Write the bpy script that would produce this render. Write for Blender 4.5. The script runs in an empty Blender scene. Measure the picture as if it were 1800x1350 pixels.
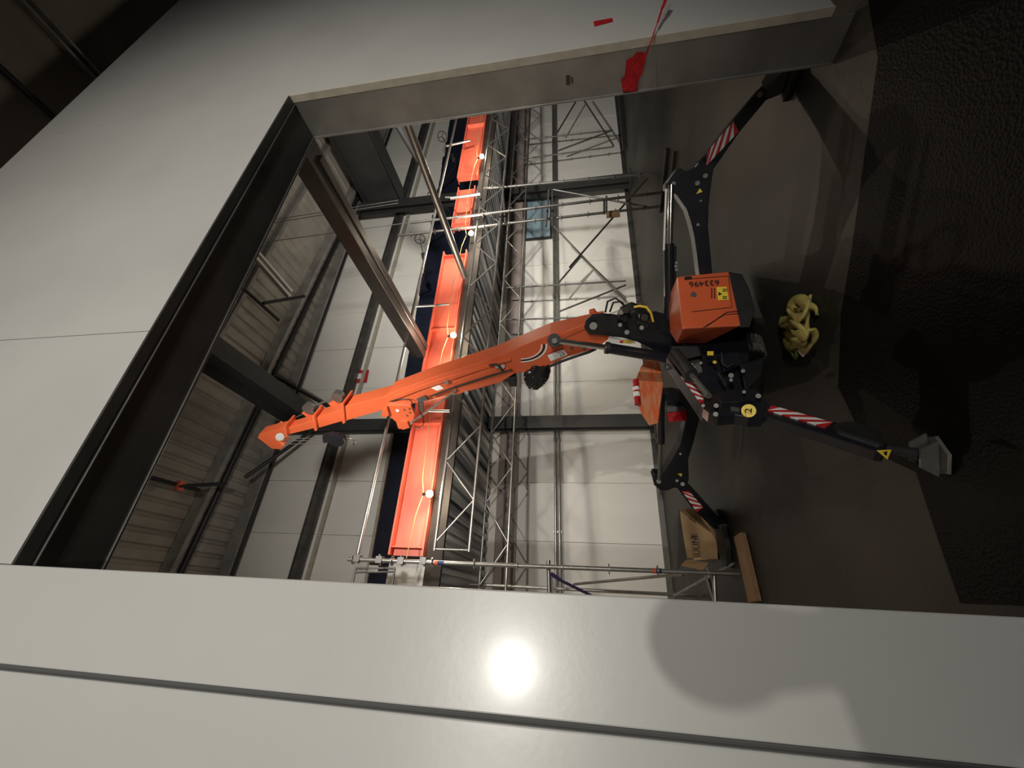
import bpy, bmesh, math, random
import numpy as np
from mathutils import Vector, Matrix, noise
random.seed(7)
C = bpy.context.scene.collection
S = bpy.context.scene
# ---------------------------------------------------------------- camera
YAW, PITCH, ROLL, FPX = .505994537, .161401293, -.0319785989, 706.582147
H = 1.6
def _basis():
    cy, sy = math.cos(YAW), math.sin(YAW)
    f = np.array([sy*math.cos(PITCH), cy*math.cos(PITCH), math.sin(PITCH)])
    r = np.array([cy, -sy, 0.]); u = np.cross(r, f)
    c, s = math.cos(ROLL), math.sin(ROLL)
    return c*r+s*u, -s*r+c*u, f
BR, BU, BF = _basis()
cd = bpy.data.cameras.new('camera'); cam = bpy.data.objects.new('camera', cd); C.objects.link(cam)
cd.sensor_fit = 'HORIZONTAL'; cd.sensor_width = 36.; cd.lens = FPX/1800*36.
cd.clip_start = .02; cd.clip_end = 200
X, Y, Z = -BU, BR, -BF          # the phone was held on its side: world up points to the left of the frame
cam.matrix_world = Matrix(((X[0], Y[0], Z[0], 0), (X[1], Y[1], Z[1], 0), (X[2], Y[2], Z[2], H), (0, 0, 0, 1)))
S.camera = cam
# ---------------------------------------------------------------- world, exposure, work lights and added fill lights
w = bpy.data.worlds.new('world'); S.world = w; w.use_nodes = True
w.node_tree.nodes['Background'].inputs[0].default_value = (.85, .88, 1, 1)
w.node_tree.nodes['Background'].inputs[1].default_value = .05
S.view_settings.view_transform = 'Standard'; S.view_settings.look = 'None'
S.view_settings.exposure = 0.0; S.view_settings.gamma = 1; S.view_settings.use_curve_mapping = False
def spot(name, loc, tgt, power, size, blend, rad, col=(1, .95, .86)):
    l = bpy.data.lights.new(name, 'SPOT'); l.energy = power; l.spot_size = math.radians(size); l.spot_blend = blend
    l.shadow_soft_size = rad; l.color = col
    o = bpy.data.objects.new(name, l); C.objects.link(o); o.location = loc
    o.rotation_euler = (Vector(tgt)-Vector(loc)).to_track_quat('-Z', 'Y').to_euler(); return o
def point(name, loc, power, rad, col=(1, .86, .66)):
    l = bpy.data.lights.new(name, 'POINT'); l.energy = power; l.shadow_soft_size = rad; l.color = col
    o = bpy.data.objects.new(name, l); C.objects.link(o); o.location = loc; return o
spot('work_or_fill_light', (-.86, -5, 2.71), (.9, 2, 3.3), 740, 60, 1, .05)
spot('work_or_fill_light', (1.5, -5, 2.9), (1.5, 2, 3.5), 880, 76, 1, .05)
spot('work_or_fill_light', (-2.9, -4.6, 3.0), (-.2, 1.2, 2.2), 300, 70, 1, .4)  # unseen fill added to lift the shade on the near wall
# unseen fill spots added inside the hall to brighten the back wall
spot('hall_fill', (1.2, 1.75, 4.5), (2.6, 8.5, 4.6), 560, 105, 1, .15)
spot('hall_fill', (5.6, 1.9, 3.6), (9.5, 8.2, 4.0), 1250, 110, 1, .12)
LAMPS = []   # filled by the festoon builder below

# ---------------------------------------------------------------- pixel (in the 1800x1350 frame) to a point on a real plane
def ray(px, py): return BF + (675-py)/FPX*BR + (900-px)/FPX*BU
WA = np.array([14.94, 7.41]); WB = np.array([.71, 8.61])          # the back wall's foot line
WT = (WA-WB)/np.linalg.norm(WA-WB); WN = np.array([WT[1], -WT[0]])
if WN@WB > 0: WN = -WN
def P(px, py, x=None, y=None, z=None, w=None, pl=None):
    d = ray(px, py); o = np.array([0, 0, H])
    if y is not None: s = y/d[1]
    elif x is not None: s = x/d[0]
    elif z is not None: s = (z-H)/d[2]
    else:
        if w is not None: p0, n = WB+WN*w, WN
        else: p0 = np.array(pl[0]); n = np.array([pl[1][1], -pl[1][0]])
        s = (p0@n)/(d[:2]@n)
    return Vector(o+d*s)
def wall_pt(x, z, off=0):      # point on the back wall by world x
    t = (x-WB[0])/WT[0]; q = WB+WT*t+WN*off; return Vector((q[0], q[1], z))
WTV, WNV = Vector((WT[0], WT[1], 0)), Vector((WN[0], WN[1], 0))
V = Vector
# ---------------------------------------------------------------- materials
def mat(name, col, rough=.5, metal=0, var=0., scale=4, bump=0., bscale=60, col2=None, emit=None, alpha=None, coat=0, stretch=None, lo=.35, hi=.65):
    m = bpy.data.materials.new(name); m.use_nodes = True
    nt = m.node_tree; b = nt.nodes['Principled BSDF']
    b.inputs['Base Color'].default_value = (*col, 1); b.inputs['Roughness'].default_value = rough
    b.inputs['Metallic'].default_value = metal
    if coat: b.inputs['Coat Weight'].default_value = coat; b.inputs['Coat Roughness'].default_value = .15
    tc = nt.nodes.new('ShaderNodeTexCoord'); src = tc.outputs['Object']
    if stretch:
        mp = nt.nodes.new('ShaderNodeMapping'); mp.inputs['Scale'].default_value = stretch
        nt.links.new(src, mp.inputs[0]); src = mp.outputs[0]
    if var or col2:
        n = nt.nodes.new('ShaderNodeTexNoise'); n.inputs['Scale'].default_value = scale; n.inputs['Detail'].default_value = 6
        nt.links.new(src, n.inputs['Vector'])
        r = nt.nodes.new('ShaderNodeValToRGB'); r.color_ramp.elements[0].position = lo; r.color_ramp.elements[1].position = hi
        c2 = col2 or tuple(max(0, c*(1-var)) for c in col)
        r.color_ramp.elements[0].color = (*c2, 1); r.color_ramp.elements[1].color = (*col, 1)
        nt.links.new(n.outputs['Fac'], r.inputs[0]); nt.links.new(r.outputs[0], b.inputs['Base Color'])
    if bump:
        n2 = nt.nodes.new('ShaderNodeTexNoise'); n2.inputs['Scale'].default_value = bscale; n2.inputs['Detail'].default_value = 4
        nt.links.new(src, n2.inputs['Vector'])
        bp = nt.nodes.new('ShaderNodeBump'); bp.inputs['Strength'].default_value = bump; bp.inputs['Distance'].default_value = .02
        nt.links.new(n2.outputs['Fac'], bp.inputs['Height']); nt.links.new(bp.outputs[0], b.inputs['Normal'])
    if emit:
        b.inputs['Emission Color'].default_value = (*emit[0], 1); b.inputs['Emission Strength'].default_value = emit[1]
    if alpha is not None:
        b.inputs['Transmission Weight'].default_value = alpha
    return m
M = dict(
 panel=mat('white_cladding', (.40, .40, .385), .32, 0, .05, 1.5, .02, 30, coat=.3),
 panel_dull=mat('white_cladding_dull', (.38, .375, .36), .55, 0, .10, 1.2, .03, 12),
 core=mat('panel_edge', (.42, .39, .32), .7, 0, .2, 8),
 joint=mat('joint_dark', (.06, .06, .06), .8),
 galv=mat('galvanised_steel', (.42, .42, .40), .38, .85, .25, 6, .03, 40),
 galv_dark=mat('dull_steel', (.20, .195, .185), .5, .8, .3, 5, .03, 40),
 steel_jamb=mat('jamb_steel', (.36, .36, .345), .36, .7, .3, 3, .04, 25),
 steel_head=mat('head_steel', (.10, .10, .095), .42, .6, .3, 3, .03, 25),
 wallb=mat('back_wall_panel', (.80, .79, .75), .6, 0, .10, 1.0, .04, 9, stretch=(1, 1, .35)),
 mauve=mat('mauve_brown', (.36, .30, .28), .6, 0, .15, 3),
 deck=mat('dark_deck', (.75, .75, .74), .3, .92, .5, 1.0, .03, 20, col2=(.10, .11, .14), stretch=(4.2, .12, 1), lo=.42, hi=.60),
 roofdeck=mat('roof_deck', (.46, .43, .385), .6, .2, .2, 2, .02, 20),
 purlin=mat('purlin_steel', (.34, .33, .31), .5, .3, .3, 3),
 beamgrey=mat('roof_beam_paint', (.065, .065, .065), .5, .3, .2, 2),
 blackpipe=mat('black_pipe', (.015, .015, .016), .5),
 navy=mat('navy_wrap', (.012, .015, .032), .35, 0, .3, 4, .15, 8),
 redbeam=mat('red_oxide_paint', (.78, .16, .095), .5, 0, .15, 2, .02, 20),
 brown=mat('brown_steel', (.026, .019, .015), .8, 0, .3, 5),
 orange=mat('crane_orange', (.58, .105, .036), .38, 0, .08, 3, .01, 30, coat=.3),
 orange_film=mat('orange_under_film', (.60, .12, .045), .22, 0, 0, 14, .35, 14, col2=(.56, .22, .11), coat=.8, stretch=(.6, .6, 2), lo=.42, hi=.62),
 black=mat('black_paint', (.012, .013, .018), .28, 0, .3, 8, .02, 40, coat=.4),
 blackm=mat('black_matte', (.014, .014, .015), .6, 0, .3, 8, .05, 30),
 bag=mat('black_bag', (.012, .012, .013), .22, 0, 0, 8, .6, 16),
 chrome=mat('chrome_rod', (.75, .75, .74), .14, 1),
 rod=mat('plated_steel', (.15, .145, .13), .5, .5, .2, 30),
 rubber=mat('track_rubber', (.11, .10, .085), .75, 0, .5, 25, .2, 60),
 white=mat('white_sticker', (.75, .75, .73), .4),
 red=mat('red_sticker', (.45, .02, .025), .4),
 redtape=mat('red_tape', (.42, .008, .012), .35, 0, .3, 20, .3, 60),
 yellow=mat('yellow_label', (.75, .55, .05), .45),
 yellowcable=mat('yellow_cable', (.75, .52, .05), .4),
 ink=mat('black_ink', (.01, .01, .01), .5),
 strap=mat('yellow_webbing', (.50, .42, .12), .8, 0, .35, 12, .4, 140),
 green=mat('green_webbing', (.16, .22, .05), .8, 0, .3, 12, .3, 120),
 purple=mat('purple_webbing', (.05, .03, .12), .7),
 cardboard=mat('cardboard', (.46, .30, .15), .8, 0, .2, 5, .05, 20),
 wood=mat('plank_wood', (.34, .21, .11), .75, 0, .3, 10, .05, 40, stretch=(1, 8, 1)),
 floor=mat('concrete', (.046, .041, .033), .5, 0, 0, .7, .10, 25, col2=(.014, .013, .0115), lo=.36, hi=.64),
 glass=mat('blue_pane', (.30, .42, .50), .15, 0, .3, 4),
 frame=mat('dark_frame', (.03, .03, .03), .5),
 bulb=mat('lit_bulb', (1, .9, .7), .3, 0, emit=((1, .80, .52), 45)),
 cablew=mat('festoon_cable', (.5, .36, .12), .5),
 orangetape=mat('orange_tape', (.8, .16, .05), .5), bluetape=mat('blue_tape', (.02, .05, .16), .5),
 skin=mat('skin', (.45, .27, .2), .5), cloth=mat('dark_jacket', (.03, .035, .05), .85), hair=mat('hair', (.03, .02, .015), .7),
)
# ---------------------------------------------------------------- mesh builder
class MB:
    def __init__(s): s.v = []; s.f = []; s.m = []; s.sm = []
    def add(s, vs, fs, m=0, smooth=False):
        b = len(s.v); s.v += [V(v) for v in vs]
        for f in fs: s.f.append([b+i for i in f]); s.m.append(m); s.sm.append(smooth)
        return s
    def beam(s, a, b, w, h, side=None, m=0, taper=1.):
        a, b = V(a), V(b); d = (b-a).normalized()
        sd = V(side).normalized() if side is not None else (d.cross(V((0, 0, 1))) if abs(d.z) < .95 else V((1, 0, 0)))
        sd = (sd-d*sd.dot(d)).normalized(); up = sd.cross(d).normalized()
        vs = []
        for q, k in ((a, 1), (b, taper)):
            for i, j in ((-1, -1), (1, -1), (1, 1), (-1, 1)): vs.append(q+sd*i*w/2*k+up*j*h/2*k)
        return s.add(vs, [(3, 2, 1, 0), (4, 5, 6, 7), (0, 1, 5, 4), (1, 2, 6, 5), (2, 3, 7, 6), (3, 0, 4, 7)], m)
    def ibeam(s, a, b, w, h, tf, tw, side=None, m=0):
        a, b = V(a), V(b); d = (b-a).normalized()
        sd = V(side).normalized() if side is not None else d.cross(V((0, 0, 1))).normalized()
        up = sd.cross(d).normalized()
        s.beam(a+up*(h-tf)/2, b+up*(h-tf)/2, w, tf, sd, m); s.beam(a-up*(h-tf)/2, b-up*(h-tf)/2, w, tf, sd, m)
        return s.beam(a, b, tw, h-2*tf, sd, m)
    def box(s, c, sz, m=0):
        c = V(c); return s.beam(c-V((0, sz[1]/2, 0)), c+V((0, sz[1]/2, 0)), sz[0], sz[2], (1, 0, 0), m)
    def tube(s, a, b, r, n=12, m=0, r2=None, caps=True):
        a, b = V(a), V(b); d = (b-a).normalized(); q = V((0, 0, 1)) if abs(d.z) < .9 else V((1, 0, 0))
        u = d.cross(q).normalized(); v = d.cross(u); r2 = r if r2 is None else r2; vs = []
        for p, rr in ((a, r), (b, r2)):
            for i in range(n):
                t = 2*math.pi*i/n; vs.append(p+(u*math.cos(t)+v*math.sin(t))*rr)
        s.add(vs, [(i, (i+1) % n, n+(i+1) % n, n+i) for i in range(n)], m, True)
        if caps: s.add(vs, [tuple(range(n-1, -1, -1)), tuple(range(n, 2*n))], m)
        return s
    def path(s, pts, r, n=8, m=0, closed=False, flat=None):
        pts = [V(p) for p in pts]; N = len(pts); vs = []; u = None
        for i, p in enumerate(pts):
            a = pts[(i-1) % N] if (closed or i > 0) else p; b = pts[(i+1) % N] if (closed or i < N-1) else p
            d = (b-a).normalized()
            if u is None:
                q = V((0, 0, 1)) if abs(d.z) < .9 else V((1, 0, 0)); u = d.cross(q).normalized()
            else: u = (u-d*u.dot(d)).normalized()
            v = d.cross(u)
            for k in range(n):
                t = 2*math.pi*k/n; fx = 1 if flat is None else flat
                vs.append(p+u*math.cos(t)*r+v*math.sin(t)*r*fx)
        fs = []
        for i in range(N if closed else N-1):
            j = (i+1) % N
            for k in range(n): fs.append((i*n+k, i*n+(k+1) % n, j*n+(k+1) % n, j*n+k))
        s.add(vs, fs, m, True)
        if not closed: s.add(vs, [tuple(range(n-1, -1, -1)), tuple(range((N-1)*n, N*n))], m)
        return s
    def ribbon(s, pts, width, wv, t=.002, m=0):
        for a, b in zip(pts[:-1], pts[1:]): s.beam(a, b, width, t, wv, m)
        return s
    def prism(s, ring, ext, m=0):
        ring = [V(p) for p in ring]; ext = V(ext); n = len(ring)
        return s.add(ring+[p+ext for p in ring], [tuple(range(n)), tuple(range(2*n-1, n-1, -1))]+[(i, n+i, n+(i+1) % n, (i+1) % n) for i in range(n)], m)
    def hull(s, pts, m=0):
        bm = bmesh.new(); vv = [bm.verts.new(V(p)) for p in pts]
        r = bmesh.ops.convex_hull(bm, input=vv)
        bmesh.ops.delete(bm, geom=[v for v in bm.verts if not v.link_faces], context='VERTS')
        bm.verts.index_update(); s.add([v.co.copy() for v in bm.verts], [[v.index for v in f.verts] for f in bm.faces], m); bm.free(); return s
    def sphere(s, c, r, m=0, n=14, k=8, sc=(1, 1, 1)):
        c = V(c); vs = []; fs = []
        for i in range(k+1):
            ph = math.pi*i/k
            for j in range(n):
                t = 2*math.pi*j/n
                vs.append(c+V((r*math.sin(ph)*math.cos(t)*sc[0], r*math.sin(ph)*math.sin(t)*sc[1], r*math.cos(ph)*sc[2])))
        for i in range(k):
            for j in range(n): fs.append((i*n+j, (i+1)*n+j, (i+1)*n+(j+1) % n, i*n+(j+1) % n))
        return s.add(vs, fs, m, True)
    def ring(s, c, nrm, R, r, m=0, n=28, a0=0, a1=2*math.pi):
        c, nrm = V(c), V(nrm).normalized(); q = V((0, 0, 1)) if abs(nrm.z) < .9 else V((1, 0, 0))
        u = nrm.cross(q).normalized(); v = nrm.cross(u); full = abs(a1-a0-2*math.pi) < 1e-6
        k = n if full else n+1
        return s.path([c+(u*math.cos(a0+(a1-a0)*i/n)+v*math.sin(a0+(a1-a0)*i/n))*R for i in range(k)], r, 8, m, full)
    def build(s, name, mats, parent=None, bevel=0., solid=0., weld=True):
        me = bpy.data.meshes.new(name); mats = mats if isinstance(mats, (list, tuple)) else [mats]
        if parent is not None: off = ORG[root_of(parent)]
        else:
            lo = [min(v[i] for v in s.v) for i in range(3)]; hi = [max(v[i] for v in s.v) for i in range(3)]
            off = V(((lo[0]+hi[0])/2, (lo[1]+hi[1])/2, lo[2]))
        me.from_pydata([v-off for v in s.v], [], s.f); 
        for x in mats: me.materials.append(x)
        me.polygons.foreach_set('material_index', s.m); me.polygons.foreach_set('use_smooth', s.sm)
        bm = bmesh.new(); bm.from_mesh(me); bmesh.ops.recalc_face_normals(bm, faces=bm.faces); bm.to_mesh(me); bm.free()
        me.update(); o = bpy.data.objects.new(name, me); C.objects.link(o)
        if parent is not None: o.parent = parent
        else: o.location = off; ORG[o.name] = off
        if bevel:
            b = o.modifiers.new('bevel', 'BEVEL'); b.width = bevel; b.segments = 2; b.limit_method = 'ANGLE'; b.angle_limit = math.radians(40)
        return o
ORG = {}
def root_of(o):
    while o.parent: o = o.parent
    return o.name
def tag(o, label=None, cat=None, group=None, kind=None):
    if label: o['label'] = label
    if cat: o['category'] = cat
    if group: o['group'] = group
    if kind: o['kind'] = kind
    return o
def thing(name, loc, label, cat, group=None, kind=None):
    o = bpy.data.objects.new(name, None); C.objects.link(o); o.location = loc; o.empty_display_size = .1
    ORG[o.name] = V(loc); return tag(o, label, cat, group, kind)
def struct(mb, name, mats, label=None, cat=None, parent=None, **k):
    return tag(mb.build(name, mats, parent, **k), label, cat, None, 'structure' if parent is None else None)
def text(s, name, body, org, right, up, size, m, parent, thick=.0012, align='LEFT'):
    cu = bpy.data.curves.new(name, 'FONT'); cu.body = body; cu.size = size; cu.extrude = thick; cu.align_x = align
    t = bpy.data.objects.new('tmp', cu); C.objects.link(t); bpy.context.view_layer.update()
    me = bpy.data.meshes.new_from_object(t.evaluated_get(bpy.context.evaluated_depsgraph_get()))
    bpy.data.objects.remove(t); r, u = V(right).normalized(), V(up).normalized(); n = r.cross(u)
    b = len(s.v); org = V(org)
    s.add([org+r*v.co.x+u*v.co.y+n*v.co.z for v in me.vertices], [list(p.vertices) for p in me.polygons], m)
    bpy.data.meshes.remove(me); return s

# ================================================================ SETTING
# ---- near wall with the doorway
D, TH = 1.2, .10
XL, XR, ZH, ZT = .03, 2.99, 3.495, 5.72
b = MB(); b.box((-.245-.95, D+TH/2, ZT/2), (1.89, TH, ZT)); b.box((-.235+.1325, D+TH/2, ZT/2), (.265, TH, ZT))
b.box((-.24, D+TH/2+.01, ZT/2), (.03, TH-.02, ZT), 1)
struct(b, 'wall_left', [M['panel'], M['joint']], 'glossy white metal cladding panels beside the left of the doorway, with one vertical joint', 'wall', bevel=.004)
b = MB(); zb = .12
b.box(((XL+1.0)/2, D+TH/2, (ZH+.012+ZT)/2), (1.0-XL-.003, TH, ZT-ZH-.012)); b.box(((1.0+XR+.012)/2, D+TH/2, (ZH+.012+ZT)/2), (XR+.012-1.0-.003, TH, ZT-ZH-.012))
b.box(((XR+.012+9)/2, D+TH/2, (zb+ZT)/2), (9-XR-.012, TH, ZT-zb))
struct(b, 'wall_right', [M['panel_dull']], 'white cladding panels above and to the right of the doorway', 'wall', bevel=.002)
# cladding edge and the steel frame of the opening
b = MB(); b.box((XR+.006, D+.022, (zb+ZH)/2), (.0118, .044, ZH-zb))
struct(b, 'trim_1', [M['core']], 'beige cut edge of the cladding beside the right door jamb', 'trim')
b = MB(); b.box(((XL+XR)/2, D+.022, ZH+.006), (XR-XL, .044, .0118))
struct(b, 'trim_2', [M['steel_head']], 'dark cut edge of the cladding over the doorway', 'trim')
XJ = XR+.002
b = MB(); b.box((XJ+.005, 1.367, ZH/2), (.0098, .245, ZH)); b.box((XJ+.05, 1.395, ZH/2), (.08, .18, ZH)); b.box((XJ-.004, 1.486, ZH/2), (.012, .012, ZH-.02))
jamb = struct(b, 'door_1', [M['steel_jamb']], 'wide galvanised steel jamb on the right side of the doorway, with red tape on it', 'door frame', bevel=.002)
b = MB(); b.box(((XL+XJ)/2, 1.367, ZH+.006), (XJ-XL, .245, .0098)); b.box(((XL+XJ)/2, 1.395, ZH+.05), (XJ-XL, .18, .08)); b.box(((XL+XJ)/2, 1.486, ZH-.003), (XJ-XL, .012, .012)); b.box(((XL+XJ)/2, 1.256, ZH-.002), (XJ-XL, .006, .010))
struct(b, 'door_2', [M['steel_head']], 'dark steel head of the doorway, seen from below', 'door frame', bevel=.002)
b = MB(); b.box((XL-.05, 1.40, ZT/2-.9), (.08, .18, ZT-1.8))
struct(b, 'door_3', [M['steel_jamb']], 'steel jamb on the left side of the doorway', 'door frame')
# ---- floor
M['floor'].node_tree.nodes['Principled BSDF'].inputs['Specular IOR Level'].default_value = .22
b = MB(); b.box((9, 2, -.1), (40, 24, .2)); 
struct(b, 'floor', [M['floor']], 'dark stained concrete floor with grey dust patches', 'floor')
# ---- back wall: cladding boards with fine horizontal lines
def zceil(x): return 9.10-.0866*x
b = MB()
XW0, XW1 = -1.2, 22
def wq(x0, x1, z0, z1, o0=0, o1=0, th=.12, m=0):
    b.prism([wall_pt(x0, z0, o0), wall_pt(x1, z0, o0), wall_pt(x1, z1, o1), wall_pt(x0, z1, o1)], -WNV*th, m)
xs = [XW0+i*1.16 for i in range(21)]
for i in range(len(xs)-1):
    k = 0.004*((i*7) % 3)
    wq(xs[i]+.004, xs[i+1]-.004, 0, 3.5, k, k); wq(xs[i]+.004, xs[i+1]-.004, 3.5, 9.2, -k, -k)
struct(b, 'wall_back', [M['wallb']], 'tall white panelled back wall marked with soft shadows of the crane and scaffold', 'wall')
b = MB(); b.box((-1.25, 5.6, 4.7), (.1, 8.0, 9.4)); struct(b, 'wall_side', [M['wallb']], 'white panelled side wall hidden beyond the left of the doorway', 'wall')
# base kerb of the back wall
b = MB(); b.prism([wall_pt(XW0, 0, .0), wall_pt(XW1, 0, 0), wall_pt(XW1, 0, .05), wall_pt(XW0, 0, .05)], (0, 0, .10))
struct(b, 'baseboard_back', [M['galv_dark']], 'grey kerb strip along the foot of the back wall', 'baseboard')
# ---- inner ceiling: corrugated deck, ribs run away from the viewer
b = MB(); pitch = .26; x = -1.2
def cz(x, lift=0): return zceil(x)+.32+lift
while x < 20:
    prof = [(x, 0), (x+.15, 0), (x+.18, .05), (x+.23, .05), (x+.26, 0)]
    for (xa, za), (xb, zb_) in zip(prof[:-1], prof[1:]):
        b.add([(xa, 1.3, cz(xa, za)), (xb, 1.3, cz(xb, zb_)), (xb, 9.4, cz(xb, zb_)), (xa, 9.4, cz(xa, za))], [(0, 1, 2, 3)])
    x += pitch
struct(b, 'ceiling', [M['roofdeck']], 'ribbed steel roof deck over the inner hall', 'ceiling')
# ---- outer ceiling high over the near wall
b = MB(); b.box((8, -1.0, 7.05), (24, 7.6, .06))
struct(b, 'ceiling_near', [mat('outer_ceiling', (.12, .11, .09), .7, 0, .3, 1.2)], 'dark brown ceiling high above the near wall', 'ceiling')
for i, (xx, ww, lab) in enumerate([(5.1, .10, 'paired grey steel ceiling rail above the near wall'), (4.27, .03, 'thin dark seam rail on the ceiling above the near wall'), (7.6, .05, 'grey steel ceiling rail at the top edge of the frame')]):
    b = MB(); b.box((xx-ww/2, .2, 6.98), (ww*.35, 5, .06)); b.box((xx+ww/2, .2, 6.98), (ww*.35, 5, .06))
    tag(b.build('ceiling_rail', [M['galv'] if ww > .04 else M['frame']]), lab, 'rail')

b = MB(); b.box((7, 2.86, 7.7), (20, .08, 4.2)); struct(b, 'wall_light_block', [M['galv_dark']], 'added dark bulkhead out of view over the doorway, blocking light above the near wall', 'wall')  # unseen panel added to stop light leaking over the near wall
# ---- roof purlins in the inner hall (run left-right)
def purlin(y, zoff, lab, col='purlin', h=.2, w=.08):
    b = MB(); a, c = V((-1.15, y, zceil(-1.15)+.30-h/2)), V((17, y, zceil(17)+.30-h/2))
    b.ibeam(a, c, w, h, .012, .012)
    return tag(b.build('purlin', [M[col]]), lab, 'purlin', None)
purlin(4.35, 0, 'grey roof purlin nearest the doorway head'); purlin(5.75, 0, 'grey roof purlin second from the doorway head')
purlin(7.15, 0, 'pale roof purlin beside the black roof pipe', h=.24, w=.10)
b = MB(); b.tube((-1.15, 7.38, zceil(-1.15)+.12), (17, 7.38, zceil(17)+.12), .06, 14)
tag(b.build('roof_pipe', [M['blackpipe']]), 'thick black pipe hung beside a roof purlin', 'pipe')
b = MB(); b.beam(wall_pt(-1.1, zceil(-1.1)+.185, .12), wall_pt(19, zceil(19)+.185, .12), .16, .26)
tag(b.build('eaves_angle', [M['purlin']]), 'grey eaves channel where the roof meets the back wall', 'steel channel')
b = MB(); b.tube(wall_pt(-1.1, zceil(-1.1)-.12, .28), wall_pt(14.5, zceil(14.5)-.12, .28), .035, 12)
tag(b.build('eaves_pipe', [M['blackpipe']]), 'thin black pipe running under the eaves channel of the back wall', 'pipe')
# girt across the upper back wall
b = MB(); b.ibeam(wall_pt(-1.1, 7.70, .10), wall_pt(15.5, 6.50, .10), .18, .20, .012, .02, side=WNV)
tag(b.build('wall_girt', [M['galv_dark']]), 'grey steel girt across the upper white back wall', 'girt')
b = MB(); b.beam(wall_pt(-1.1, 7.44, .05), wall_pt(15.5, 6.24, .05), .06, .08, side=WNV)
tag(b.build('girt_ledge', [M['core']]), 'brown timber ledge just under the steel wall girt', 'ledge')

# ---- steel columns on the back wall
for i, (px, w_, z1, lab) in enumerate([(318, .30, 8.0, 'dark steel column against the back wall, by the far scaffold tower'), (742, .27, 8.7, 'dark steel column on the back wall behind the crane boom')]):
    q = P(1100, px, w=.46); b = MB(); b.ibeam((q.x, q.y, 0), (q.x, q.y, z1), w_, .24, .015, .015, side=WTV, m=0)
    b.box((q.x, q.y-.02, .015), (.4, .4, .03))
    tag(b.build('steel_column', [M['beamgrey']]), lab, 'column')
# ---- main roof beams (run away from the viewer)
def roof_beam(x0, y0, x1, y1, z, w_, h_, lab, name='roof_beam', m='beamgrey'):
    b = MB(); b.ibeam((x0, y0, z), (x1, y1, z), w_, h_, .02, .02, side=(1, 0, 0)); o = b.build(name, [M[m]]); return tag(o, lab, 'beam')
roof_beam(3.62, 2.4, 3.62, 8.2, 8.05, .34, .75, 'deep grey roof beam running from over the doorway to the column behind the boom')
roof_beam(10.9, 2.2, 10.9, 7.6, 7.35, .5, 1.2, 'deep dark roof beam at the far right of the hall, above the far column')
# roof knee braces
for (a, c, lab) in [((480, 660), (578, 715), 'black diagonal brace between the roof and the boom top'), ((430, 840), (552, 755), 'black diagonal brace below the hook block')]:
    b = MB(); b.tube(P(*a, y=7.4), P(*c, y=7.9), .04, 10); tag(b.build('knee_brace', [M['blackpipe']]), lab, 'brace')
b = MB(); b.tube(P(238, 832, z=8.6), P(350, 862, z=8.6), .035); b.tube(P(312, 855, z=8.55), P(397, 850, z=8.45), .035); b.box(P(316, 854, z=8.56), (.16, .12, .08), 1)
tag(b.build('bridging_brace', [M['blackpipe'], M['redbeam']]), 'black forked roof brace with red clips near the doorway head on the left', 'brace')
b = MB(); b.tube(P(420, 500, z=8.1), P(490, 563, z=8.1), .035); b.tube(P(463, 533, z=8.05), P(535, 521, z=7.9), .035)
tag(b.build('bridging_brace', [M['blackpipe']]), 'black forked roof brace between the tube light and the grey roof beam', 'brace')
# tube light fitting
b = MB(); a, c = P(446, 445, z=7.9), P(508, 516, z=7.9); 
t = thing('tube_light', a, 'unlit twin tube light fitting under the roof deck', 'light fitting')
sx = V((.07, 0, 0))
MB().beam(a, c, .22, .05).build('housing', [M['galv']], t); MB().tube(a-sx-V((0, 0, .05)), c-sx-V((0, 0, .05)), .025).build('tube', [M['white']], t); MB().tube(a+sx-V((0, 0, .05)), c+sx-V((0, 0, .05)), .025).build('tube', [M['white']], t)

# ---- sloped and level members near the top right
zb1 = 4.1
a0, a1 = P(749, 617, z=zb1), P(560, 283, z=zb1); dd = (a0-a1).normalized(); a2 = a1-dd*.42
if a2.y < 1.52: a2 = a1+(a2-a1)*((a1.y-1.52)/(a1.y-a2.y))
b = MB(); b.beam(a0+V((0, 0, .10)), a2+V((0, 0, .10)), .28, .20); b.beam(a0+V((.06, 0, -.006)), a1+V((.06, 0, -.006)), .10, .012)
tag(b.build('header_strut', [mat('strut_steel', (.12, .112, .105), .33, .75, .2, 3)], bevel=.008), 'square steel strut running from the doorway head to the red beam', 'beam')
b = MB(); p0, p1 = P(712, 205, y=2.6), P(817, 487, y=5.22); b.tube(p0, p1, .055, 20)
b.tube(P(696, 215, y=3.2), P(735, 282, y=3.9), .05, 16, 1); 
tag(b.build('drain_pipe', [M['galv'], M['blackpipe']]), 'shiny steel pipe slanting down from the doorway jamb to the red beam', 'pipe')

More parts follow.
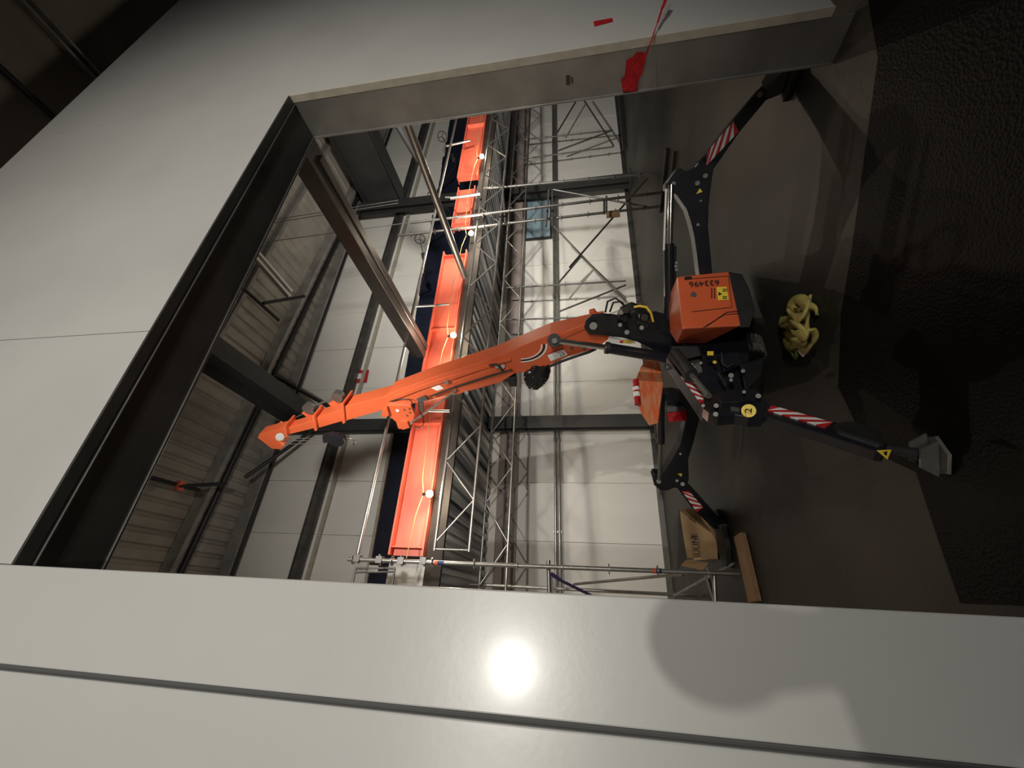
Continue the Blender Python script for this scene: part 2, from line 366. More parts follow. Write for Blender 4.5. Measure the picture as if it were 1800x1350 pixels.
# ---- navy wrapped duct behind the red beam
b = MB(); N = 46
for i in range(N):
    xa, xb = -1.1+i*16.5/N, -1.1+(i+1)*16.5/N
    def zt(x): return 5.84-.018*x+(.07*noise.noise(V((x*1.7, 0, 3))) + .03*noise.noise(V((x*6, 0, 3))) if x > 5.5 else 0)
    b.prism([wall_pt(xa, 4.2, .3), wall_pt(xa, zt(xa), .3), wall_pt(xa, zt(xa), .02), wall_pt(xa, 4.2, .02)], WTV*(16.5/N)*1.003)
tag(b.build('wrapped_duct', [M['navy']]), 'long navy plastic wrapped duct with a ragged top edge on the back wall', 'duct')
b = MB(); b.beam(wall_pt(-1.1, 5.93, .12), wall_pt(3.4, 5.86, .12), .10, .16, side=WNV); b.tube(wall_pt(-1.1, 5.87, .24), wall_pt(3.4, 5.80, .24), .035, 10, 1)
tag(b.build('copper_pipe_run', [M['core'], mat('copper_pipe', (.35, .17, .09), .4, .8)]), 'brown and brass pipe run along the top of the navy duct, left half', 'pipe')

# ---- mezzanine: ribbed deck between the red beam and the back wall, seen from below
ZD = 3.52
b = MB(); x = -1.15
while x < 15.2:
    prof = [(x, 0), (x+.10, 0), (x+.125, .055), (x+.20, .055), (x+.225, 0)]
    for (xa, za), (xb, zb_) in zip(prof[:-1], prof[1:]):
        ya, yb = wall_pt(xa, 0, .03).y, wall_pt(xb, 0, .03).y
        b.add([(xa, 5.5, ZD+za), (xb, 5.5, ZD+zb_), (xb, yb, ZD+zb_), (xa, ya, ZD+za)], [(0, 1, 2, 3)])
    x += .225
b.prism([(-1.15, 5.5, ZD+.06), (15.3, 5.5, ZD+.06), V(wall_pt(15.3, ZD+.06, .03)), V(wall_pt(-1.15, ZD+.06, .03))], (0, 0, .08))
tag(b.build('mezzanine_deck', [M['deck']]), 'dark ribbed metal underside of the deck behind the red beam', 'deck')
# red beam (left length and right length) and brown channel under it
def red_beam(x0, x1, lab, z0=3.64, z1=4.12):
    t = thing('red_beam', ((x0+x1)/2, 5.45, z0), lab, 'beam', None)
    b = MB(); b.box(((x0+x1)/2, 5.47, (z0+z1)/2), (x1-x0, .014, z1-z0)); b.build('web', [M['redbeam']], t)
    b = MB(); b.box(((x0+x1)/2, 5.45, z1-.01), (x1-x0, .18, .02)); b.build('top_flange', [M['redbeam']], t)
    b = MB(); b.box(((x0+x1)/2, 5.45, z0+.01), (x1-x0, .18, .02)); b.build('bottom_flange', [M['redbeam']], t)
    n = max(2, int((x1-x0)/1.25)); 
    for i in range(n):
        xx = x0+.1+(x1-x0-.2)*i/(n-1); MB().box((xx, 5.42, (z0+z1)/2), (.014, .09, z1-z0-.04)).build('stiffener', [M['redbeam']], t)
    return t
red_beam(.48, 6.0, 'red painted steel beam with two lit bulbs, left length behind the boom'); red_beam(6.7, 7.95, 'short red painted beam length beside the middle bulb', 3.66, 4.05); red_beam(8.3, 14.5, 'red painted steel beam length at the far right of the hall')
b = MB(); b.beam((-1.1, 5.47, 3.52), (14.5, 5.47, 3.52), .05, .20); b.beam((-1.1, 5.465, 3.41), (14.5, 5.465, 3.41), .06, .02)
tag(b.build('edge_channel', [M['brown']]), 'brown steel edge channel carrying the red beam and the dark deck', 'beam')
b = MB(); b.box((-.35, 5.5, 3.88), (1.5, .05, .5)); tag(b.build('fascia_board', [M['panel_dull']]), 'cream fascia board left of the red beam end', 'board')
# mauve band under the deck; above it, wall light painted as pale strip
b = MB(); b.prism([wall_pt(-1.1, 2.92, .10), wall_pt(15.5, 2.92, .10), wall_pt(15.5, 3.34, .10), wall_pt(-1.1, 3.34, .10)], -WNV*.09)
tag(b.build('mauve_band', [M['mauve']]), 'mauve brown horizontal band along the back wall just under the deck', 'band')
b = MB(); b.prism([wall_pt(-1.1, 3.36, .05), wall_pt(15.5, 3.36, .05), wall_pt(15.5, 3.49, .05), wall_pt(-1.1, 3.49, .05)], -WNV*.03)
tag(b.build('lit_wall_strip', [mat('lit_wall_cream', (.88, .82, .74), .5)]), 'pale cream strip painted as lit wall between the mauve band and the dark deck', 'strip')
b = MB(); 
for dz in (2.04, 2.12): b.tube(wall_pt(-1.1, dz, .12), wall_pt(15.5, dz, .12), .026, 12)
for k in range(9): q = wall_pt(-.6+k*1.9, 2.08, .06); b.box(q, (.05, .10, .16))
tag(b.build('wall_rail', [M['galv']]), 'double galvanised pipe rail running along the whole back wall at chest height', 'rail')
# blue window pane in the back wall
wn = thing('window_1', wall_pt(9.85, 2.2, .02), 'pale blue glazed opening in the back wall between scaffold posts', 'window', None, 'structure')
b = MB(); b.prism([wall_pt(9.0, 2.2, .05), wall_pt(10.7, 2.2, .05), wall_pt(10.7, 2.92, .05), wall_pt(9.0, 2.92, .05)], -WNV*.03); b.build('pane', [M['glass']], wn)
b = MB()
for (x0, z0, x1, z1) in [(8.95, 2.2, 10.75, 2.2), (8.95, 2.92, 10.75, 2.92), (8.97, 2.2, 8.97, 2.92), (10.73, 2.2, 10.73, 2.92)]: b.beam(wall_pt(x0, z0, .06), wall_pt(x1, z1, .06), .05, .05)
b.build('window_frame', [M['frame']], wn)
# red sign frame on the upper wall
b = MB(); q = [wall_pt(4.75, 6.9, .02), wall_pt(5.1, 6.9, .02), wall_pt(5.1, 7.27, .02), wall_pt(4.75, 7.27, .02)]
b.prism(q, WNV*.02); b.prism([wall_pt(4.85, 6.99, .043), wall_pt(5.0, 6.99, .043), wall_pt(5.0, 7.19, .043), wall_pt(4.85, 7.19, .043)], WNV*.004, 1)
tag(b.build('wall_sign', [M['red'], M['white']]), 'small red square sign with a white centre high on the back wall', 'sign')
#==MORE==

# ---- paint marks and tape on the near wall and jamb
b = MB(); q = [P(1043, 38, y=1.199), P(1076, 32, y=1.199), P(1078, 38, y=1.199), P(1045, 47, y=1.199)]
b.prism(q, (0, -.002, 0)); tag(b.build('tape_piece', [M['redtape']]), 'short strip of red tape stuck on the white wall above the doorway jamb', 'tape')
def pj(px, py, k=0): return P(px, py, x=XJ-.003-k)
t = thing('red_tape', pj(1115, 125), 'torn red tape wrapped on the jamb with a loose tail rising out of frame', 'tape')
b = MB()
for i, q in enumerate([[(1101, 105), (1113, 100), (1113, 160), (1096, 160), (1097, 140)], [(1112, 101), (1118, 92), (1133, 92), (1137, 96), (1128, 132), (1122, 136), (1121, 158), (1110, 160)], [(1091, 141), (1094, 137), (1126, 132), (1122, 142), (1116, 148), (1094, 150)], [(1093, 150), (1120, 145), (1118, 160), (1095, 161)]]):
    b.prism([pj(*p, k=.003*i) for p in q], (-.0025, 0, 0))
b.build('tape_wrap', [M['redtape']], t)
b = MB(); tp = [pj(1136, 96, .012), P(1143, 77, y=1.192), P(1152, 50, y=1.17), P(1156, 40, y=1.16), P(1164, 15, y=1.13), P(1170, 0, y=1.11), P(1176, -18, y=1.09)]
for i, (a, c) in enumerate(zip(tp[:-1], tp[1:])):
    wd = [.012, .008, .006, .014, .022, .028][i]; b.beam(a, c, wd, .0015, (1, 0, .35))
b.build('loose_tail', [M['redtape']], t)
b = MB(); b.prism([pj(995, 133), (pj(1002, 133)), pj(1002, 149), pj(995, 149)], (-.0008, 0, 0)); b.prism([pj(1004, 136), pj(1007, 136), pj(1007, 146), pj(1004, 146)], (-.0008, 0, 0)); b.build('pencil_mark', [M['frame']], jamb)

# ================================================================ FESTOON LIGHTS
t = thing('festoon_light', P(797, 588, y=5.15), 'string of four lit construction bulbs hung along the red beam', 'string lights')
bp = [P(847, 275, y=5.16), P(828, 410, y=5.16), P(797, 589, y=5.16), P(755, 868, y=5.16)]
b = MB(); pts = [V((14, 5.2, bp[0].z+.25))]
for i, q in enumerate(bp):
    pts += [q+V((.25, .06, .16)), q+V((0, .03, .10)), q+V((-.25, .06, .17))]
    if i < 3: mid = (q+bp[i+1])/2; pts += [mid+V((0, .05, .20))]
pts += [V((.35, 5.2, bp[3].z+.2))]
b.path(pts, .006, 6); b.build('cable', [M['cablew']], t)
for q in bp:
    b = MB(); b.tube(q+V((0, .03, .10)), q+V((0, 0, .035)), .02, 10); h = b.build('lamp_holder', [M['frame']], t)
    MB().sphere(q, .048).build('bulb', [M['bulb']], t)
    point('bulb_light', q+V((0, -.055, -.035)), 60, .03)

# ================================================================ SCAFFOLDS
def standard(b, p, q, r=.024, m=0, rings=1.0): 
    b.tube(p, q, r, 12, m)
def rosettes(b, p, q, step=.5, m=0, off=.4):
    p, q = V(p), V(q); L = (q-p).length; d = (q-p)/L; k = off
    while k < L: b.tube(p+d*(k-.005), p+d*(k+.005), .055, 10, m); k += step
def coupler(b, p, m=0): b.box(p, (.075, .09, .075), m); b.tube(V(p)-V((.06, 0, .02)), V(p)+V((.06, 0, .02)), .012, 6, m)
YS = 5.08
# left tower
t = thing('scaffold_tower', (.38, 4.85, 0), 'galvanised scaffold tower on the left of the hall with a purple strap and colour-banded post', 'scaffold')
A0, A1 = V((.385, 4.84, .04)), V((.385, 4.90, 4.40))
A1 = P(612, 983, y=4.9); A0 = P(1300, 1009, y=4.84)
b = MB(); b.tube(A0, A1, .024); b.build('standard', [M['galv']], t)
for k in range(9):
    dA = (A1-A0).normalized(); q = A0+dA*(.3+.5*k); MB().tube(q-dA*.005, q+dA*.005, .055, 12).build('rosette', [M['galv']], t)
b = MB()
for (pa, pb, mi) in [((1146, 0), (1153, 0), 0), ((1153, 0), (1163, 0), 1), ((764, 0), (770, 0), 0), ((770, 0), (781, 0), 1)]:
    def on(px):
        lo, hi = 0., 1.
        for _ in range(40):
            m_ = (lo+hi)/2; q = A0+(A1-A0)*m_; dd_ = np.array(q)-[0, 0, H]; x_ = 900-FPX*(dd_@BU)/(dd_@BF)
            if x_ > px: lo = m_
            else: hi = m_
        return A0+(A1-A0)*lo
    MB().tube(on(pa[0]), on(pb[0]), .026, 12).build('colour_band', [M[('orangetape', 'bluetape')[mi]]], t)
A2, A3 = P(1176, 1041, y=8.2), P(850, 1028, y=8.0); A2.z = .02
B0, B1 = P(1183, 1042, y=6.6), P(845, 1028, y=6.6); B0.z = .02; B1.z = 3.3
b = MB(); b.tube((B1.x, 6.6, .02), B1, .024); b.build('standard', [M['galv']], t)
C0 = (-.75, 4.9)
b = MB(); b.tube((-.75, 4.9, .02), (-.75, 4.9, 4.4), .024); b.build('standard', [M['galv']], t)
for (p, q) in [(P(964, 985, y=4.93), P(966, 1060, y=4.93)), (P(1255, 1008, y=4.88), P(1258, 1075, y=4.88)), (P(1240, 1003, y=4.9), P(1262, 1075, y=5.6)), (P(970, 1012, y=6.5), P(972, 1060, y=5.8))]:
    b = MB(); b.tube(p, q, .022); b.build('ledger', [M['galv']], t)
b = MB(); b.tube(P(1009, 1027, y=6.4), P(1200, 1009, y=4.95), .018); b.build('brace', [M['galv']], t)
b = MB(); b.tube(P(1185, 1048, y=6.4), P(1290, 990, y=5.0), .016); b.build('brace', [M['galv']], t)
b = MB(); b.ribbon([P(968, 1008, y=4.88), P(985, 1020, y=4.9), P(1050, 1052, y=5.1)], .045, (0, .3, 1), .01); b.build('tie_strap', [M['purple']], t)
for (x_, y_) in [(629, 982), (668, 984), (706, 986), (745, 986)]: b = MB(); coupler(b, P(x_, y_, y=4.9)); b.build('coupler', [M['galv_dark']], t)
b = MB()
fr = [P(616, 1046, y=5.0), P(625, 999, y=5.0), P(694, 999, y=5.0), P(688, 1040, y=5.0)]
for i in range(3): b.tube(fr[i], fr[i+1], .014, 8)
b.tube(P(624, 1006, y=5.0), P(692, 1005, y=5.0), .012, 8); b.prism([P(650, 988, y=4.99), P(666, 988, y=4.99), P(664, 1006, y=4.99), P(646, 1006, y=4.99)], (0, .01, 0))
b.build('guard_frame', [M['galv_dark']], t)
# lattice girder in front of the deck, with a steel channel behind
def lattice(name, x0, x1, y, zb_, zt_, step, lab, r=.022, rb=.014, m='galv', up=True):
    t = thing(name, (x0, y, zb_), lab, 'girder'); 
    if up: MB().tube((x0, y, zt_), (x1, y, zt_), r).build('chord', [M[m]], t)
    MB().tube((x0, y, zb_), (x1, y, zb_), r).build('chord', [M[m]], t)
    x = x0+.1; k = 0; b = MB()
    while x+step < x1:
        a, c = ((x, y, zt_), (x+step, y, zb_)) if k % 2 == 0 else ((x, y, zb_), (x+step, y, zt_)); b.tube(a, c, rb, 8); x += step; k += 1
    b.build('lacing', [M[m]], t)
    MB().tube((x0+.02, y, zb_), (x0+.02, y, zt_), rb).build('end_post', [M[m]], t)
lattice('lattice_girder', .52, 13.5, 5.1, 2.96, 3.40, .52, 'long galvanised lattice girder directly below the edge of the deck, nearest to the viewer')
lattice('lattice_girder', .1, 15.0, 6.45, 2.72, 3.12, .60, 'rear lattice girder under the dark deck, in front of the mauve band', .02, .012)
# scaffold tubes running left-right
b = MB(); b.tube(P(629, 974, y=4.95), P(802, 210, y=4.95), .024); 
tag(b.build('scaffold_tube', [M['galv']]), 'long scaffold tube above the red beam, clamped at its left end to the tower', 'tube')
b = MB()
for (p, q) in [((722, 538), (765, 536)), ((672, 752), (738, 722))]: pass
b.tube(P(727, 539, y=5.0), P(766, 537, y=5.2), .02); b.tube(P(766, 537, y=5.2), P(790, 535, y=5.2), .02)
tag(b.build('bracket_tube', [M['galv']]), 'short steel bracket tube across the red beam, right of the boom', 'tube')
b = MB(); b.tube(P(750, 722, y=5.1), P(790, 723, y=5.2), .022)
tag(b.build('bracket_tube', [M['galv']]), 'short steel bracket tube across the red beam, just left of the boom', 'tube')
b = MB(); b.tube(P(784, 257, y=5.0), P(826, 247, y=5.1), .024, 12); tag(b.build('bracket_tube', [M['galv']]), 'short steel bracket tube across the red beam near the rightmost bulb', 'tube')
b = MB(); b.tube(P(792, 349, y=4.9), P(844, 341, y=4.9), .032, 12); b.tube(P(783, 347, y=4.9), P(797, 347, y=4.9), .02, 8)
tag(b.build('bracket_tube', [M['galv']]), 'thick bright steel tube end across the gap in the red beam', 'tube')
# middle tower by the far column
t = thing('scaffold_tower', (6.4, 5.0, 0), 'tall scaffold tower standing before the far dark column with two long posts', 'scaffold')
def seg(nm, p, q, r=.024, m='galv_dark', rs=False):
    b = MB(); b.tube(p, q, r); 
    if rs: rosettes(b, p, q, .5, 0, .3)
    return b.build(nm, [M[m]], t)
def vpost(px0, py0, px1, py1, y, nm='standard', m='galv_dark', r=.024):
    p, q = P(px0, py0, y=y), P(px1, py1, y=y); return seg(nm, p, q, r, m, True)
foot = [(1154, 304, 5.6), (1168, 338, 4.95), (1161, 363, 5.2)]
q = P(1154, 304, y=5.3); vpost(1152, 304, 850, 332, 5.3); vpost(1168, 338, 720, 392, 4.95); vpost(1161, 363, 700, 414, 5.2)
for (a, c, y) in [((971, 333), (1139, 364), 5.2), ((1137, 314), (1001, 470), 5.4), ((971, 395), (1100, 530), 6.6), ((971, 333), (971, 398), 5.1), ((1062, 350), (1062, 376), 5.0), ((1066, 345), (1066, 372), 5.2)]:
    seg('brace', P(*a, y=y), P(*c, y=y), .018)
b = MB(); b.prism([P(1066, 373, y=5.15), P(1090, 371, y=5.15), P(1090, 380, y=5.15), P(1066, 382, y=5.15)], (0, .02, 0)); b.build('timber_packer', [M['wood']], t)
for (a, c) in [((960, 398), (965, 334)), ((888, 392), (884, 335))]: seg('ledger', P(*a, y=5.1), P(*c, y=5.1), .02)
for (a, c, y, lab) in [((1172, 262), (1160, 372), None, 'dark scaffold plank lying on the floor at the foot of the far tower'), ((1186, 266), (1172, 400), None, 'thin dark bar lying on the floor in front of the far tower')]:
    b = MB(); p, q = P(*a, z=.03), P(*c, z=.03); b.beam(p, q, .14 if 'plank' in lab else .05, .04)
    tag(b.build('scaffold_plank' if 'plank' in lab else 'floor_bar', [M['frame']]), lab, 'plank' if 'plank' in lab else 'bar')
b = MB(); b.beam(P(1090, 165, z=.05), P(1098, 262, z=.05), .12, .1); tag(b.build('scaffold_plank', [M['frame']]), 'dark plank lying at the foot of the far back wall, beside the doorway jamb', 'plank')
# scaffold bays standing along the back wall
t = thing('wall_scaffold', wall_pt(9.5, 0, .9), 'row of scaffold posts and cross braces standing close to the far right back wall', 'scaffold')
def wp(px, py, w=.75): return P(px, py, w=w)
for (a, c, r) in [((1077, 229), (918, 246), .02), ((1078, 258), (914, 280), .02), ((1100, 494), (890, 506), .02), ((1108, 556), (890, 562), .02)]:
    b = MB(); b.tube(wp(*a), wp(*c), r); rosettes(b, wp(*a), wp(*c)); b.build('standard', [M['galv_dark']], t)
for (a, c) in [((979, 234), (1012, 179)), ((1025, 174), (1079, 257)), ((981, 265), (1077, 229)), ((1022, 450), (1100, 525)), ((1023, 449), (982, 497)), ((982, 548), (1100, 501)), ((1001, 470), (1023, 449))]:
    b = MB(); b.tube(wp(*a, w=.8), wp(*c, w=.8), .022); b.build('brace', [M['galv_dark']], t)
# thin hanging rods / wires in the roof space
for i, (a, c, y, lab) in enumerate([((470, 388), (700, 352), 4.9, 'pair of thin bright rods crossing behind the header strut'), ((457, 427), (722, 391), 4.95, 'thin bright rod crossing below the paired rods behind the header strut')]):
    b = MB(); b.tube(P(*a, y=y), P(*c, y=y), .008, 6)
    if i == 0: b.tube(P(a[0], a[1]+5, y=y), P(c[0], c[1]+5, y=y), .008, 6)
    tag(b.build('tie_rod', [M['galv']]), lab, 'rod')
# handwheel valves
for (px, py, sx_, sy_, lab) in [(777, 240, 794, 273, 'black handwheel valve nearest the doorway jamb, highest of three'), (757, 347, 779, 362, 'black handwheel valve half hidden behind the slanting steel pipe'), (738, 420, 744, 447, 'large black handwheel valve on the white wall left of the slanting pipe')]:
    c0 = P(px, py, y=6.0); c1 = P(sx_, sy_, y=6.3); t = thing('handwheel_valve', c0, lab, 'valve', None)
    n = (c1-c0).normalized(); R = .115 if px != 777 else .125
    b = MB(); b.ring(c0, n+V((-.2, -1.0, -.2)), R, .010); b.build('handwheel', [M['blackpipe']], t)
    nn = (n+V((-.2, -1.0, -.2))).normalized(); u = nn.cross(V((0, 0, 1))).normalized(); v = nn.cross(u)
    b = MB()
    for k in range(3):
        an = 2.1*k+.6; b.tube(c0, c0+(u*math.cos(an)+v*math.sin(an))*R, .007, 6)
    b.build('spoke', [M['blackpipe']], t)
    MB().tube(c0, c1, .009, 8).build('stem', [M['blackpipe']], t)
    MB().hull([c1+(u*i+v*j)*.045+n*k for i in (-1, 1) for j in (-1, 1) for k in (0, .14)]+[c1-n*.04, c1+n*.2]).build('valve_body', [M['blackpipe']], t)
    e = c1+n*.18; MB().path([e, e+V((0, .1, -.02)), wall_pt(e.x+.2, 5.7, .28)], .018, 8).build('valve_pipe', [M['blackpipe']], t)
# black embossed sheet on the floor of the doorway
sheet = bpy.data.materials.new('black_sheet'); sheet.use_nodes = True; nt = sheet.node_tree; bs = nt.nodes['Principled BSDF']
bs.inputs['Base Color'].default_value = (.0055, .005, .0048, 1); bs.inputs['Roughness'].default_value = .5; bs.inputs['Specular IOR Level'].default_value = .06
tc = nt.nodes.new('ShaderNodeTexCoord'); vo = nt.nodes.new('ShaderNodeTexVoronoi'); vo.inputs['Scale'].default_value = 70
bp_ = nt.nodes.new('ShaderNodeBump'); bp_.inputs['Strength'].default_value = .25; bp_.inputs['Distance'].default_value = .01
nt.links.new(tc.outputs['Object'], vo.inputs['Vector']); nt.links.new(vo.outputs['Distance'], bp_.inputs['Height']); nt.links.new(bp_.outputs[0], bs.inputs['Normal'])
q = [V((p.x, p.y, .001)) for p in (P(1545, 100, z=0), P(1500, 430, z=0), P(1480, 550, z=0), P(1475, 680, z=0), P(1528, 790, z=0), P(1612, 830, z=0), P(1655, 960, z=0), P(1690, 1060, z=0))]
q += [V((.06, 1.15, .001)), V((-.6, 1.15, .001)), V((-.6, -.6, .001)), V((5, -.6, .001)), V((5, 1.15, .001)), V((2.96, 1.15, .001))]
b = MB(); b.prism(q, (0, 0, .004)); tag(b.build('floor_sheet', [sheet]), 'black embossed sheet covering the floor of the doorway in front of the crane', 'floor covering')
#==CRANE==
# ================================================================ SPIDER CRANE
cr = thing('spider_crane', (2.1, 3.2, 0), 'orange and black spider crane with raised boom and striped outrigger legs, standing behind the doorway', 'crane')
AZ = V((-.43, .9, 0)).normalized(); SD = V((.9, .43, 0)).normalized()      # boom plan direction and the sideways direction across it
BP = ((2.3, 3.1), (AZ.x, AZ.y))
def pb(px, py, k=0.):                 # on the boom's side plane, shifted k metres towards the viewer
    p0 = (BP[0][0]-SD.x*k, BP[0][1]-SD.y*k); return P(px, py, pl=(p0, BP[1]))
def bprism(nm, poly, k, w, m, parent=None, bevel=.006, lab=None):
    b = MB(); b.prism([pb(x, y, k) for x, y in poly], SD*w); o = b.build(nm, m if isinstance(m, list) else [M[m]], parent or cr, bevel=bevel)
    if lab: o['label'] = lab
    return o
# boom sections: outline of the left side plate, swept across by the boom width
s1 = bprism('boom_section', [(1058, 571), (1040, 572), (967, 588), (864, 630), (753, 666), (681, 693), (677, 719), (760, 703), (800, 693), (880, 672), (905, 657), (935, 652), (967, 641), (1000, 627), (1048, 613), (1070, 596), (1076, 580)], 0, .25, 'orange')
s2 = bprism('boom_section', [(690, 693), (603, 715), (600, 742), (690, 716)], -.02, .21, 'orange')
s3 = bprism('boom_section', [(610, 716), (551, 736), (551, 755), (610, 738)], -.035, .18, 'orange')
s4 = bprism('boom_section', [(556, 738), (500, 754), (499, 766), (556, 752)], -.05, .15, 'orange')
bprism('boom_head', [(502, 752), (482, 757), (455, 764), (453, 770), (478, 789), (494, 790), (499, 784), (487, 774), (500, 768)], -.045, .16, 'orange', bevel=.004)
for (x0, y0, x1, y1) in [(601, 712, 605, 744), (550, 733, 556, 757), (500, 751, 504, 768)]:
    bprism('boom_collar', [(x0-2, y0-1), (x0+2, y0-2), (x1+1, y1), (x1-3, y1+1)], .008, .27 if x0 > 590 else .22, 'orange', bevel=.002)
# lugs and rope sheaves on the upper side of the boom
for (x, y) in [(583, 712), (536, 728), (487, 752)]:
    o = bprism('rope_guide', [(x-6, y-2), (x+4, y-8), (x+16, y+3), (x+6, y+8)], -.21, .05, 'orange', bevel=.003)
for (px, py, r, kk) in [(594, 697, .07, .24), (543, 718, .075, .22)]:
    c = pb(px, py, -kk); b = MB(); b.tube(c-SD*.03, c+SD*.05, r, 18); b.build('sheave', [M['galv_dark']], cr)
b = MB(); b.tube(pb(594, 697, -.25), pb(545, 716, -.23), .012); b.tube(pb(543, 722, -.25), pb(492, 748, -.2), .008); b.build('hoist_rope', [M['galv_dark']], cr)
MB().tube(pb(492, 768, .03), pb(492, 768, -.1), .05, 16).build('sheave', [M['galv_dark']], cr)
# tip: hook block on its ropes
for k, (xa, ya, xb, yb) in enumerate([(500, 771, 572, 770), (500, 775, 572, 774), (500, 781, 572, 779)]):
    MB().tube(pb(xa, ya, .02*k-.06), pb(xb, yb, .02*k-.06), .005, 6).build('hoist_rope', [M['galv']], cr)
hb = bprism('hook_block', [(566, 767), (578, 764), (592, 766), (604, 771), (606, 778), (600, 785), (590, 786), (578, 779), (567, 779)], .0, .07, 'black', bevel=.01)
c = pb(613, 776, -.03); b = MB(); n = SD
u = V((0, 0, 1)); v = AZ
b.path([pb(602, 776, -.03), c+u*.02]+[c+(u*math.cos(a)-v*math.sin(a))*.055-u*.03 for a in [.3, .9, 1.5, 2.1, 2.7, 3.3, 3.9, 4.4]], .015, 8); b.build('hook', [M['galv_dark']], hb)
# rope guide plates with holes halfway up the boom
gp = bprism('boom_link_plate', [(676, 717), (683, 712), (722, 713), (729, 728), (724, 745), (712, 755), (700, 754), (696, 742), (686, 733), (675, 731)], .03, .03, 'orange')
bprism('boom_link_plate', [(672, 722), (680, 716), (684, 730), (678, 734), (670, 733)], .06, .10, 'orange')
bprism('boom_link_plate', [(704, 740), (716, 742), (720, 752), (708, 756), (699, 750)], .06, .12, 'orange')
for (x, y) in [(720, 718), (721, 725), (716, 730), (711, 720), (699, 721)]:
    MB().tube(pb(x, y, .033), pb(x, y, .028), .012 if x != 699 else .02, 10).build('bolt_hole', [M['ink'] if x > 705 else M['white']], gp)
MB().tube(pb(722, 744, .05), pb(803, 685, .05), .012, 8).build('sensor_rod', [M['rod']], cr)
b = MB(); b.path([pb(727, 751, .06), pb(740, 752, .07), pb(745, 744, .07), pb(744, 733, .06), pb(738, 724, .05), pb(735, 705, .05)], .006, 6); b.build('cable', [M['ink']], cr)
b = MB(); b.beam(pb(735, 704, .05), pb(750, 698, .05), .03, .05); b.beam(pb(741, 704, .05), pb(741, 722, .05), .02, .04); b.build('sensor_box', [M['galv_dark']], cr)
b = MB(); b.path([pb(685, 706, .02), pb(700, 701, .04), pb(720, 702, .04), pb(728, 712, .04)], .006, 6); b.build('cable', [M['ink']], cr)
# lower edge extras: plates, hoses and joints under the boom
bprism('hose_carrier', [(795, 672), (868, 646), (893, 648), (905, 656), (880, 672), (800, 694)], .035, .03, [M['orange']], bevel=.004)
bprism('side_rail', [(690, 698), (752, 674), (862, 640), (898, 630), (899, 634), (862, 646), (752, 681), (692, 704)], .02, .02, 'orange', bevel=.003)
b = MB(); b.path([pb(758, 696, .04), pb(800, 680, .05), pb(850, 664, .06), pb(880, 655, .06), pb(900, 650, .05)], .010, 8); b.path([pb(860, 642, .05), pb(872, 640, .06), pb(880, 646, .06), pb(884, 654, .05)], .012, 8); b.build('hose', [M['brown']], cr)
for (x, y) in [(874, 644), (884, 644), (820, 690), (785, 672)]: MB().tube(pb(x, y, .02), pb(x, y, .05), .022, 10).build('pipe_fitting', [M['galv_dark']], cr)
bprism('hose_clamp_box', [(882, 664), (906, 664), (908, 680), (895, 680), (892, 672), (882, 670)], .03, .1, 'blackm')
# shiny black bag over the winch on the underside
b = MB(); n_, k_ = 30, 18; c = pb(944, 661, -.03); ax_u = (pb(966, 655, -.03)-pb(922, 665, -.03))/2; ax_v = (pb(946, 642, -.03)-pb(948, 681, -.03))/2; vs = []; fs = []
for i in range(k_+1):
    for j in range(n_):
        ph, th_ = math.pi*i/k_, 2*math.pi*j/n_; e_ = V((math.sin(ph)*math.cos(th_), math.sin(ph)*math.sin(th_), math.cos(ph)))
        m_ = max(abs(e_.x), abs(e_.y), abs(e_.z)); q = e_*(.55+.45/m_)*(1+.22*noise.noise(e_*2.2)+.10*noise.noise(e_*6))
        vs.append(c+ax_u*q.x*(1-.35*max(0, -q.y)) + ax_v*q.y + SD*q.z*.09)
for i in range(k_):
    for j in range(n_): fs.append((i*n_+j, (i+1)*n_+j, (i+1)*n_+(j+1) % n_, i*n_+(j+1) % n_))
b.add(vs, fs, 0, False); b.build('winch_bag', [M['bag']], cr)
b = MB(); b.path([pb(966, 644, .05), pb(985, 636, .05), pb(1010, 627, .05), pb(1035, 619, .05), pb(1048, 613, .04)], .014, 8); b.build('hose', [M['blackm']], cr)
bprism('side_sticker', [(962, 624), (990, 614), (998, 624), (968, 635)], .004, .003, 'white', s1, bevel=0, lab='white data plate')
bprism('sticker_bar', [(961, 622), (989, 612), (990, 614), (962, 624)], .005, .003, 'red', s1, bevel=0)
b = MB(); text(b, 't', 'LR', pb(985, 627, .006), pb(995, 623, .006)-pb(985, 627, .006), V((0, 0, 0))+(pb(983, 621, .006)-pb(985, 627, .006)), .05, 0, s1); b.build('data_plate_text', [M['ink']], s1)
bprism('side_sticker', [(758, 682), (772, 677), (780, 683), (768, 687)], .004, .003, 'white', s1, bevel=0)
b = MB()
cc = (915, 608)
for R_, mm, wd in [(44, 0, 3), (40, 1, 3), (36, 0, 2.5)]:
    for i in range(14):
        a0_ = -.12+i*.12; a1_ = a0_+.115
        q = [pb(cc[0]+(R_+e)*math.cos(a), cc[1]+(R_+e)*math.sin(a)*.62, .006) for a, e in ((a0_, 0), (a0_, wd), (a1_, wd), (a1_, 0))]
        b.prism(q, -SD*.001, mm)
b.build('angle_scale', [M['white'], M['ink']], s1)
for (x, y) in [(1005, 611), (1027, 612)]: MB().tube(pb(x, y, .003), pb(x, y, -.002), .018, 12).build('bolt_hole', [M['ink']], s1)
# raised rib along the upper plate by the base
bprism('stiffener_rib', [(1036, 566), (985, 588), (968, 594), (968, 600), (990, 596), (1040, 574)], .012, .02, 'orange')
